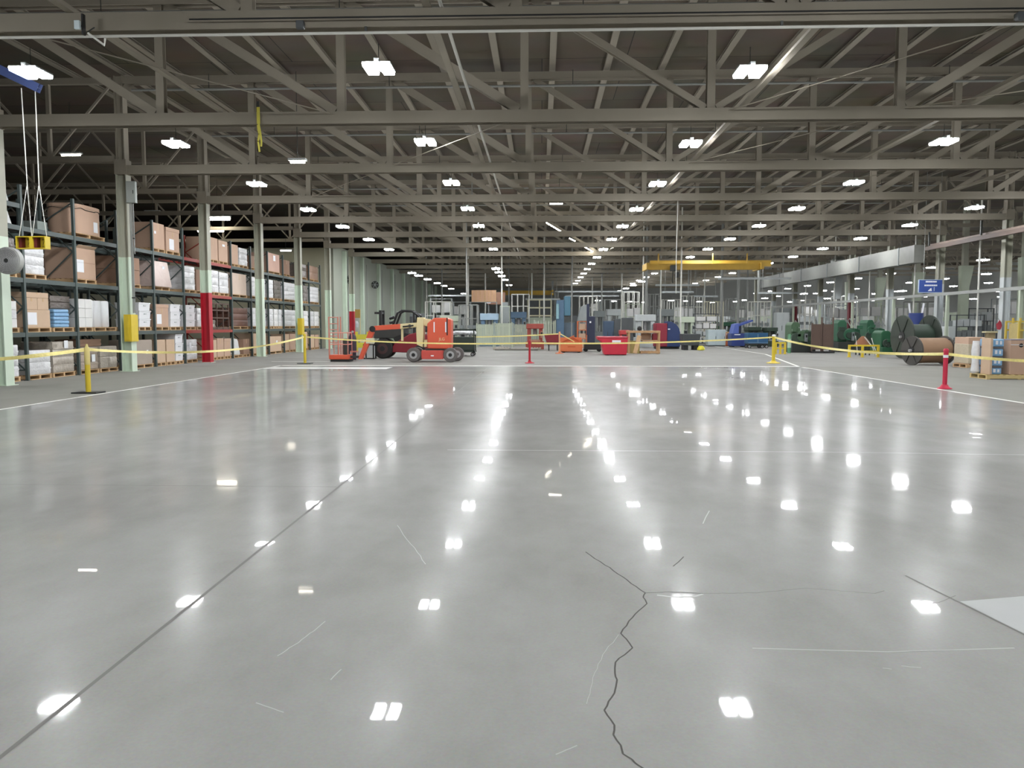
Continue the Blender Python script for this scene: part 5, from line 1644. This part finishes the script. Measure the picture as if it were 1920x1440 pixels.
YP = 24.0
lo, X, Z = frm(1880, YP)
xl, xr = X(1836), X(1975)
xl = X(1851)
pallet(lo[0] + (xl + xr) / 2, YP + .42, 0, .95, xr - xl, 'pale wooden pallet carrying kraft boxes and blue packs', M('yellow_pine', (206, 184, 130), .8, var=.15), None)
def gx(px):
    return lo[0] + X(px)
o = MB().box(gx(1858), gx(1862.5), YP, YP + .5, .14, Z(634) - .0).build('kraft_board', kraft_b, bevel=.01)
tag(o, 'tall narrow kraft carton at the edge of the kraft pallet', 'box')
o = MB().lathe([(.08, .14), (.13, .2), (.1, .5), (.13, .8), (.09, Z(640))], (gx(1853.5), YP + .66, 0), n=14).build('film_bundle', film, smooth=True)
tag(o, 'crumpled clear film bundle on the edge of the kraft pallet', 'film')
for k in range(4):
    za_, zb_ = Z(704.5 - 18 * k), Z(690 - 18 * k)
    t = thing('bottle_pack', 'light blue shrink wrapped bottle pack, %s from the bottom on kraft pallet' % ORD[k], 'pack', (gx(1874 + k * .9), YP + .12, .14 if k == 0 else za_ - .0), 0, 'bottle packs on the kraft pallet')
    hh = zb_ - (.14 if k == 0 else za_)
    MB().box(-.17, .17, 0, .7, 0, hh).build('pack_film', blue_pack, t, bevel=.03)
    MB().box(-.08, -.01, -.006, -.001, hh * .3, hh * .8).build('label_patch', paper, t)
    MB().box(.04, .1, -.006, -.001, hh * .3, hh * .75).build('label_patch', paper, t)
    if k < 3:
        tz = Z(704.5 - 18 * (k + 1))
        o = MB().box(gx(1863.2), gx(1886), YP + .1, YP + .85, zb_ + .002, tz - .002).build('divider_sheet', M('divider_grey', (96, 96, 100), .6))
        tag(o, 'dark divider sheet between blue bottle packs, %s up' % ORD[k], 'sheet', 'divider sheets on the kraft pallet')
t = thing('kraft_case', 'big kraft case with black oval badge on the kraft pallet', 'box', (gx(1932), YP, .14))
w = gx(1970) - gx(1897)
hh = Z(638) - .14
MB().box(-w / 2, w / 2, 0, .85, 0, hh).build('body', kraft, t, bevel=.012)
MB().box(-w / 2, w / 2, -.004, -.001, hh * .86, hh * .88).build('badge_line', paper, t)
MB().lathe([(.06, -.008), (.06, -.002)], (gx(1915) - gx(1932), 0, hh * .85), 'y', 20).build('badge', black, t)
MB().box(-.02 + gx(1915) - gx(1932) - .03, gx(1915) - gx(1932) + .05, -.012, -.0085, hh * .845, hh * .86).build('badge_mark', paper, t)
MB().box(-w / 2 - .01, w / 2 + .01, -.01, .86, hh + .001, hh + .03).build('lid', M('purple_grey_lid', (150, 142, 150), .5), t)
# wooden stub and yellow cage behind it
lo, X, Z = frm(1856, 27.0)
t = thing('wooden_post', 'square wooden post with a cap behind the kraft pallet', 'post', (lo[0], 27.0, 0))
MB().box(-.11, .11, -.1, .1, 0, Z(624)).build('shaft', M('olive_post', (140, 124, 92), .7), t)
MB().box(-.2, .17, -.14, .14, Z(624), Z(621)).build('cap', M('pale_cap', (186, 178, 140), .7), t)
lo, X, Z = frm(1910, 29.5)
t = thing('storage_cage', 'yellow steel cage standing behind the kraft pallet', 'cage', lo)
m = MB()
for px in (1897, 1910, 1924):
    for y in (-.4, .4):
        m.box(X(px) - .03, X(px) + .03, y - .03, y + .03, 0, Z(602 if px < 1905 else 596))
m.build('post', M('cage_yellow', (206, 184, 84), .5), t)
m = MB()
for z in (.2, .9, Z(619), Z(603)):
    m.box(X(1897), X(1924), -.44, -.4, z - .03, z + .03).box(X(1897), X(1924), .4, .44, z - .03, z + .03)
m.build('rail', M('cage_yellow', (206, 184, 84), .5), t)
MB().box(X(1899), X(1921), -.3, .3, .3, .85).box(X(1900), X(1908), -.3, .3, .86, Z(606)).build('contents', M('cage_tan', (180, 164, 110), .7, var=.2), t)
o = thing('hanging_glove', 'red glove shaped tag hanging on the grey column', 'tag', at(1873, 609, 39.7))
MB().prism([(-.08, -.22), (.06, -.24), (.14, -.05), (.1, .12), (.02, .22), (-.05, .1), (-.13, .05)], -.02, .02).build('body', M('tag_red', (190, 70, 84), .6), o)
MB().tube([(.02, 0, .22), (.04, .15, .3)], .01).build('hanger', dark_steel, o)
for k, (px0, px1, yt, Y, n) in enumerate(((1785, 1838, 590, 47.5, 4), (1808, 1856, 578, 56, 4))):
    shelfunit(px0, px1, yt, Y, dgrey_mach, '%s dark parts shelf behind the kraft crate' % ORD[k], 4, ((dgrey_mach, 4, 'dark parts box'), (grey_mach, 5, 'grey parts box'), (lt_grey, 4, 'pale parts box')), fill=.9)
cabinet(1770, 1783, 612, 44, lt_grey, 'small pale cabinet behind the brown cored reel', doors=1, top=.3)

# --- blue sign
lo, X, Z = frm(1741, 45.6)
t = thing('blue_sign', 'blue sign with white writing hung above the conveyor rail', 'sign', (lo[0], 45.6, Z(548)))
w, h = X(1763) - X(1720), Z(527) - Z(550)
MB().box(-w / 2, w / 2, 0, .05, 0, h).build('panel', sign_blue, t)
MB().box(-w / 2 - .03, w / 2 + .02, -.01, .06, -.04, 0).box(-w / 2 - .03, w / 2 + .02, -.01, .06, h, h + .03).box(-w / 2 - .04, -w / 2, -.01, .06, 0, h).build('sign_frame', M('frame_pale', (176, 190, 206), .5), t)
m = MB()
random.seed(3)
for z, x0, x1 in ((h * .8, -w * .22, w * .26), (h * .5, -w * .27, w * .28)):
    x = x0
    while x < x1:
        l = random.uniform(.04, .07)
        m.box(x, min(x + l, x1), -.006, -.001, z, z + h * .12)
        x += l + .014
m.build('lettering', paper, t)
MB().prism([(-w * .12, h * .1), (w * .06, h * .1), (w * .03, h * .36), (-.02, h * .3)], -.006, -.001).build('emblem', paper, t)
MB().box(w * .14, w * .17, -.006, -.001, h * .1, h * .42).build('bar_mark', M('frame_pale', (176, 190, 206), .5), t)
MB().tube([(-.4, .02, h + .03), (-.4, .02, 6.6)], .012, 6).tube([(.4, .02, h + .03), (.4, .02, 6.6)], .012, 6).build('hanger', pipe_grey, t)

# --- rails and ducts along the machine bay
XRail = 21.5
t = thing('conveyor_rail', 'long grey overhead rail running along the machine bay columns', 'rail', (XRail, 0, 3.24))
MB().hsec((0, 30, 0), (0, 80, 0), .14, .16, .025).build('beam', M('rail_grey', (150, 152, 148), .5), t)
for y in (36.9, 43.4, 49.9, 56.4, 62.9, 69.4, 76):
    MB().box(-.07, .07, y - .07, y + .07, -3.24, -.09).build('support_leg', mint_mach, t)
for k, y in enumerate((34.2, 41.5, 48.5, 55.0, 61.5, 68, 74.5)):
    tag(MB().cyl((XRail + .56, y, 0), (XRail + .56, y, 8.2), .045, n=8).build('riser_pipe', pipe_white), 'white vertical riser pipe along the machine bay, %s from the viewer' % ORD[k], 'pipe', 'riser pipes along the machine bay')
t = thing('crane_rail', 'reddish brown overhead crane rail along the columns above the kraft pallet', 'rail', (XRail + .1, 0, 5.85))
MB().hsec((0, 30, 0), (0, 46.2, 0), .16, .2, .025).build('beam', M('rail_brown', (78, 64, 56), .6), t)
MB().hsec((.2, 30, .2), (.2, 46.2, .2), .1, .1, .02).build('conductor_rail', M('rail_pale', (112, 96, 86), .6), t)
for y in (34, 40.6, 45.9):
    MB().box(-.04, .04, y - .04, y + .04, .15, .9).build('hanger', dark_steel, t)
t = thing('air_duct', 'broad grey air duct hanging along the machine bay', 'duct', (XRail + .1, 0, 5.6))
MB().box(-.3, .3, 47, 80, -.45, .55).build('duct_shell', M('duct_grey', (118, 119, 113), .5, var=.15), t)
for y in (49, 55, 61, 67, 73, 79):
    MB().box(-.33, .33, y - .04, y + .04, -.48, .58).build('flange', grey_mach, t)
    MB().tube([(0, y + .3, .56), (0, y + .3, 1.05)], .02).build('hanger', dark_steel, t)
for k, (px, Y) in enumerate(((1505, 60), (1517, 70))):
    pass
t = thing('vent_cowl', 'pale bulging extractor cowl on a pipe beside the duct', 'extractor', at(1572, 496, 62))
MB().lathe([(.25, -.5), (.55, -.1), (.55, .3), (.25, .6)], n=20).build('cowl', M('cowl_grey', (176, 180, 176), .5), t, smooth=True)
MB().cyl((0, 0, .6), (0, 0, 1.6), .06).build('hanger', pipe_white, t)
MB().prism([(-.3, -2.6), (.2, -2.6), (.4, -.5), (-.2, -.5)], -.15, .15).build('down_duct', lt_grey, t)

# --- yellow bridge crane with hoist
YC = 57.0
xa, xb = sp(1215, YC), sp(1422, YC)
t = thing('bridge_crane', 'yellow overhead bridge crane across the hall', 'crane', ((xa + xb) / 2, YC, 0))
hw = (xb - xa) / 2
MB().hsec((-hw, 0, hz(501, YC)), (hw, 0, hz(501, YC)), .3, .42, .03).build('girder', crane_y, t)
MB().hsec((-hw + .3, 1.6, hz(497, YC) + .2), (hw + 1.2, 1.6, hz(497, YC) + .2), .3, .42, .03).build('girder', crane_y, t)
MB().box(-hw - .2, -hw, -.4, 2.0, hz(506, YC), hz(494, YC)).box(hw + .0, hw + .2, -.4, 2.0, hz(506, YC), hz(494, YC)).build('end_truck', crane_y, t)
for px in (1234, 1336, 1400):
    MB().tube([(sp(px, YC) - t.location.x, .25, hz(497, YC)), (sp(px, YC) - t.location.x, .25, 6.6)], .05).build('hanger', crane_y, t)
t = thing('chain_hoist', 'black chain hoist hanging under the yellow crane', 'hoist', (sp(1258, YC), YC - .55, 0))
MB().box(-.2, .25, -.15, .15, hz(510, YC), hz(499, YC)).build('motor', dark_steel, t, bevel=.03)
MB().tube([(0, 0, hz(510, YC)), (-.05, 0, hz(527, YC)), (0, 0, hz(532, YC))], .03).build('chain', black, t)
MB().box(.15, .4, -.1, .1, hz(522, YC), hz(512, YC)).build('hook_block', black, t, bevel=.02)
MB().tube([(0, .15, hz(502, YC)), (0, .33, hz(499, YC))], .03).build('hanger', dark_steel, t)
o = MB().tube([at(1271, 374, 33.7), Vector((sp(1266, 33.7), 33.7, 4.2)), Vector((sp(1267, 33.7), 33.75, 2.9))], .014, 6).build('pull_cord', pipe_white)
tag(o, 'thin white cord hanging down from a truss before the yellow crane', 'cord')
t = thing('bridge_crane', 'far ochre bridge crane at the back of the hall', 'crane', (sp(990, 92), 92, 0))
MB().hsec((-2.8, 0, hz(549, 92)), (2.8, 0, hz(549, 92)), .3, .5, .04).build('girder', crane_y, t)
MB().box(-2.9, -2.7, -.5, .5, hz(549, 92) - .3, hz(549, 92) + .3).box(2.7, 2.9, -.5, .5, hz(549, 92) - .3, hz(549, 92) + .3).build('end_truck', crane_y, t)
for x in (-2.8, 2.8):
    MB().box(x - .1, x + .1, -.1, .1, hz(549, 92) + .3, 6.6).build('hanger', grey_mach, t)

# --- service pipes dropping from the roof in the rear hall
rn = random.Random(11)
drops = [(875, 58), (878, 70), (941, 60), (954, 78), (997, 84), (1205, 60), (1211, 66), (1238, 66), (1276, 55), (1290, 75), (1352, 64), (1383, 66), (1400, 74), (1421, 78), (1447, 80), (1128, 84), (1165, 80), (910, 82), (829, 75), (800, 88), (1020, 72), (1072, 62.6), (1110, 88), (1320, 82)]
for k, (px, Y) in enumerate(drops):
    r = .05 if Y < 70 else .07
    big = px in (1211, 1352, 1383, 1421)
    m_ = pipe_white if k % 3 else pipe_grey
    o = MB().cyl((0, 0, 0), (0, 0, 9.5), r * (2.2 if big else 1), n=8).build('service_pipe', pipe_grey if big else m_, None, (sp(px, Y), Y, 0))
    tag(o, '%s pipe from roof to floor in the rear hall, %s one' % ('stout grey' if big else 'slim', (ORD + ['twenty-' + q for q in ORD[:9]])[k]), 'pipe', 'service pipes of the rear hall')
# overhead lines across the rear hall
for k, (x0, x1, py, Y) in enumerate(((1040, 1190, 547, 86), (1240, 1300, 548, 72), (1228, 1310, 535, 69), (803, 886, 554, 84), (985, 1050, 561, 80), (1300, 1345, 556, 74), (1345, 1480, 523, 63.4), (1420, 1500, 550, 72), (1060, 1160, 555, 94))):
    a, b = sp(x0, Y), sp(x1, Y)
    z = hz(py, Y)
    t = thing('overhead_rail', 'pale overhead light rail across the rear hall, %s one' % ORD[k], 'rail', ((a + b) / 2, Y, z), 0, 'overhead rails of the rear hall')
    MB().hsec((-(b - a) / 2, 0, 0), ((b - a) / 2, 0, 0), .12, .16, .02).build('beam', lt_grey, t)
    for s in (-.4, .4):
        MB().tube([(s * (b - a), 0, .08), (s * (b - a), 0, 9.4 - z)], .02, 6).build('hanger', pipe_grey, t)

# --- the deep rear hall: shelves, cabinets and machines row behind row
deep = [
    ('cab', 700, 716, 575, 84, mint_mach, 'mint cabinet by the far end of the side wall'),
    ('press', 770, 800, 588, 72, grey_mach, 'grey press behind the forklift'),
    ('shelf', 808, 848, 560, 78, lt_grey, 'pale tall shelf behind the orange lift'),
    ('shelf', 850, 876, 566, 82, lt_grey, 'pale tall shelf behind the green cart'),
    ('press', 826, 862, 592, 64, mint_mach, 'pale green press behind the orange hood'),
    ('press', 957, 988, 585, 72, blue_st, 'steel blue press behind the grey green cabinet'),
    ('shelf', 1086, 1126, 565, 90, grey_mach, 'grey tall shelf behind the extraction hood'),
    ('press', 1112, 1134, 583, 74, grey_mach, 'grey press behind the stacker'),
    ('press', 1136, 1166, 580, 82, lt_grey, 'light grey press far behind the red skip'),
    ('shelf', 1172, 1202, 570, 72, mint_mach, 'mint tall shelf behind the work bench'),
    ('press', 1190, 1228, 590, 58, lt_grey, 'light grey press behind the work bench'),
    ('cab', 1166, 1186, 596, 56, dgrey_mach, 'dark grey cabinet behind the brick red machine'),
    ('press', 1232, 1262, 580, 68, grey_mach, 'grey press above the drum machine'),
    ('shelf', 1262, 1300, 572, 78, grey_mach, 'grey tall shelf behind the steel trough'),
    ('press', 1272, 1300, 594, 62, mint_mach, 'mint press behind the steel trough'),
    ('shelf', 1380, 1412, 575, 84, mint_mach, 'mint tall shelf behind the blue waste bin'),
    ('shelf', 1416, 1448, 572, 88, lt_grey, 'pale tall shelf far behind the teal cart'),
    ('cab', 1452, 1476, 586, 64, lt_grey, 'light grey cabinet behind the mossy machine'),
    ('press', 1462, 1492, 578, 78, grey_mach, 'grey press far behind the mossy machine'),
    ('shelf', 1500, 1542, 570, 76, lt_grey, 'pale tall shelf behind the brown plates'),
    ('shelf', 1548, 1590, 572, 68, lt_grey, 'pale tall shelf behind the bright green machine'),
    ('shelf', 1606, 1650, 566, 64, lt_grey, 'pale tall shelf above the geared machines'),
    ('shelf', 1654, 1700, 572, 60, mint_mach, 'mint tall shelf behind the tall reel'),
    ('shelf', 1722, 1768, 568, 58, lt_grey, 'pale tall shelf under the blue sign'),
    ('press', 1570, 1600, 570, 92, grey_mach, 'grey press at the back of the machine bay'),
    ('shelf', 1860, 1915, 560, 62, grey_mach, 'grey tall shelf deep behind the yellow cage'),
]
for kind, a, b, yt, Y, mat, lab in deep:
    if kind == 'cab':
        cabinet(a, b, yt, Y, mat, lab)
    elif kind == 'press':
        press(a, b, yt, Y, mat, lab, d=1.6)
    else:
        shelfunit(a, b, yt, Y, mat, lab, 4, ((dgrey_mach, 2, 'dark box'), (lt_grey, 3, 'pale box'), (white_card, 2, 'white box')), fill=.95)
# tube frames and gantries between the machines
def tube_frame(px0, px1, yt, Y, mat, label, cols, rows_, r=.045, d=1.2):
    lo, X, Z = frm((px0 + px1) / 2, Y)
    t = thing('tube_frame', label, 'frame', lo, 0, 'tube frames of the rear hall')
    w, h = X(px1) - X(px0), Z(yt)
    for y in (-d / 2, d / 2):
        for i in range(cols):
            x = -w / 2 + w * i / (cols - 1)
            MB().tube([(x, y, 0), (x, y, h)], r, 6).build('post', mat, t)
        for j in range(rows_):
            z = h * (j + 1) / rows_
            MB().tube([(-w / 2, y, z), (w / 2, y, z)], r * .8, 6).build('rail', mat, t)
    for x in (-w / 2, w / 2):
        MB().tube([(x, -d / 2, h), (x, d / 2, h)], r * .8, 6).build('cross_rail', mat, t)
    MB().box(-w / 2 + .1, w / 2 - .1, -d / 2 + .1, d / 2 - .1, h * .42, h * .42 + .25).build('tray', grey_mach, t)
for k, (x0, x1, yt, Y, mat, cols, rows_, lab) in enumerate((
        (800, 846, 566, 69, pipe_white, 4, 3, 'white tube frame behind the forklift roof'),
        (862, 896, 572, 62, pipe_grey, 4, 3, 'grey tube frame above the green cart'),
        (960, 992, 552, 74.5, pipe_white, 4, 4, 'tall white tube frame behind the grey green cabinet'),
        (1034, 1046, 548, 82, pipe_grey, 3, 4, 'narrow tall grey tube frame beside the blue tower'),
        (1086, 1118, 556, 79, pipe_white, 5, 4, 'white tube frame above the extraction hood'),
        (1122, 1166, 562, 86, pipe_grey, 5, 4, 'wide grey tube frame far behind the red skip'),
        (1168, 1196, 548, 77, pipe_white, 4, 5, 'tall white tube frame behind the mint shelf'),
        (1206, 1236, 552, 71.5, pipe_grey, 4, 4, 'grey tube frame under the bridge crane hoist'),
        (1242, 1272, 562, 73, pipe_white, 4, 4, 'white tube frame behind the maroon drum'),
        (1278, 1318, 555, 84.5, pipe_white, 5, 4, 'wide white tube frame far behind the trough'),
        (1322, 1352, 566, 70, M('cream_pipe', (206, 202, 178), .5), 4, 3, 'cream tube frame above the pale cabinet'),
        (1362, 1398, 560, 80, pipe_grey, 4, 4, 'grey tube frame above the blue waste bin'),
        (1404, 1440, 566, 72, pipe_white, 4, 3, 'white tube frame above the teal cart'),
        (1493, 1522, 562, 72.3, pipe_white, 4, 3, 'white tube frame behind the mossy machine'),
        (1560, 1600, 556, 80, pipe_white, 5, 4, 'white tube frame deep in the machine bay'),
        (1700, 1744, 566, 53, pipe_grey, 4, 3, 'grey tube frame behind the tall reel'))):
    tube_frame(x0, x1, yt, Y, mat, lab, cols, rows_)
# wall of lockers closing the far view
for k in range(24):
    x = -12.6 + 3.1 * k
    cab = MB().box(-1.5, 1.5, -.5, .5, 0, 2.6 + .9 * rn.random()).build('far_cabinet', (lt_grey, grey_mach, mint_mach, wall_grey)[k % 4], None, (x, 112 + 3 * rn.random(), 0))
    tag(cab, 'distant %s block at the back of the hall, %s in the row' % (('pale', 'grey', 'mint', 'drab')[k % 4], (ORD + ['twenty-' + q for q in ORD[:9]])[k]), 'cabinet', 'distant cabinets at the back')
# ceiling fan hung in the roof and a lit opening
p = at(885, 372, 44)
t = thing('ceiling_fan', 'pale roof fan with glinting blades between the trusses', 'fan', p)
m = MB()
for k in range(5):
    a = k * 2 * PI / 5
    m.bar((.12 * math.cos(a), .12 * math.sin(a), 0), (.95 * math.cos(a), .95 * math.sin(a), .05), .16, .015)
m.build('blade', lt_grey, t)
MB().cyl((0, 0, -.1), (0, 0, .2), .12).build('motor', lt_grey, t)
MB().cyl((0, 0, .2), (0, 0, DECK - p.z - .2), .03).build('hanger', pipe_grey, t)
for k, (xa_, ya_, xb_, yb_, Y) in enumerate(((1031, 382, 1055, 382, 47.5), (1025, 418, 1052, 434, 50), (1068, 447, 1078, 452, 55), (1096, 463, 1112, 472, 58))):
    a, b = at(xa_, ya_, Y), at(xb_, yb_, Y + (0 if k == 0 else 1.5))
    t = thing('fluorescent_tube', 'slim lit fluorescent tube among the trusses, %s of four' % ORD[k], 'light', a, 0, 'fluorescent tubes in the roof')
    d = b - a
    MB().cyl((0, 0, 0), d, .035, n=8).build('tube', LEDT, t)
    MB().tube([(d.x / 2, d.y / 2, d.z / 2 + .04), (d.x / 2, d.y / 2, d.z / 2 + .5)], .01, 6).build('hanger', dark_steel, t)

# ---------------------------------------------------------------- world and view
w = bpy.data.worlds.new('world'); S.world = w
w.use_nodes = True
w.node_tree.nodes['Background'].inputs['Color'].default_value = (.8, .85, .9, 1)
w.node_tree.nodes['Background'].inputs['Strength'].default_value = 0.02
vs = S.view_settings
vs.view_transform = 'Standard'; vs.look = 'None'; vs.exposure = EXPO; vs.gamma = 1.0; vs.use_curve_mapping = False
S.cycles.use_denoising = True
S.cycles.sample_clamp_indirect = 6.0
S.cycles.max_bounces = 7
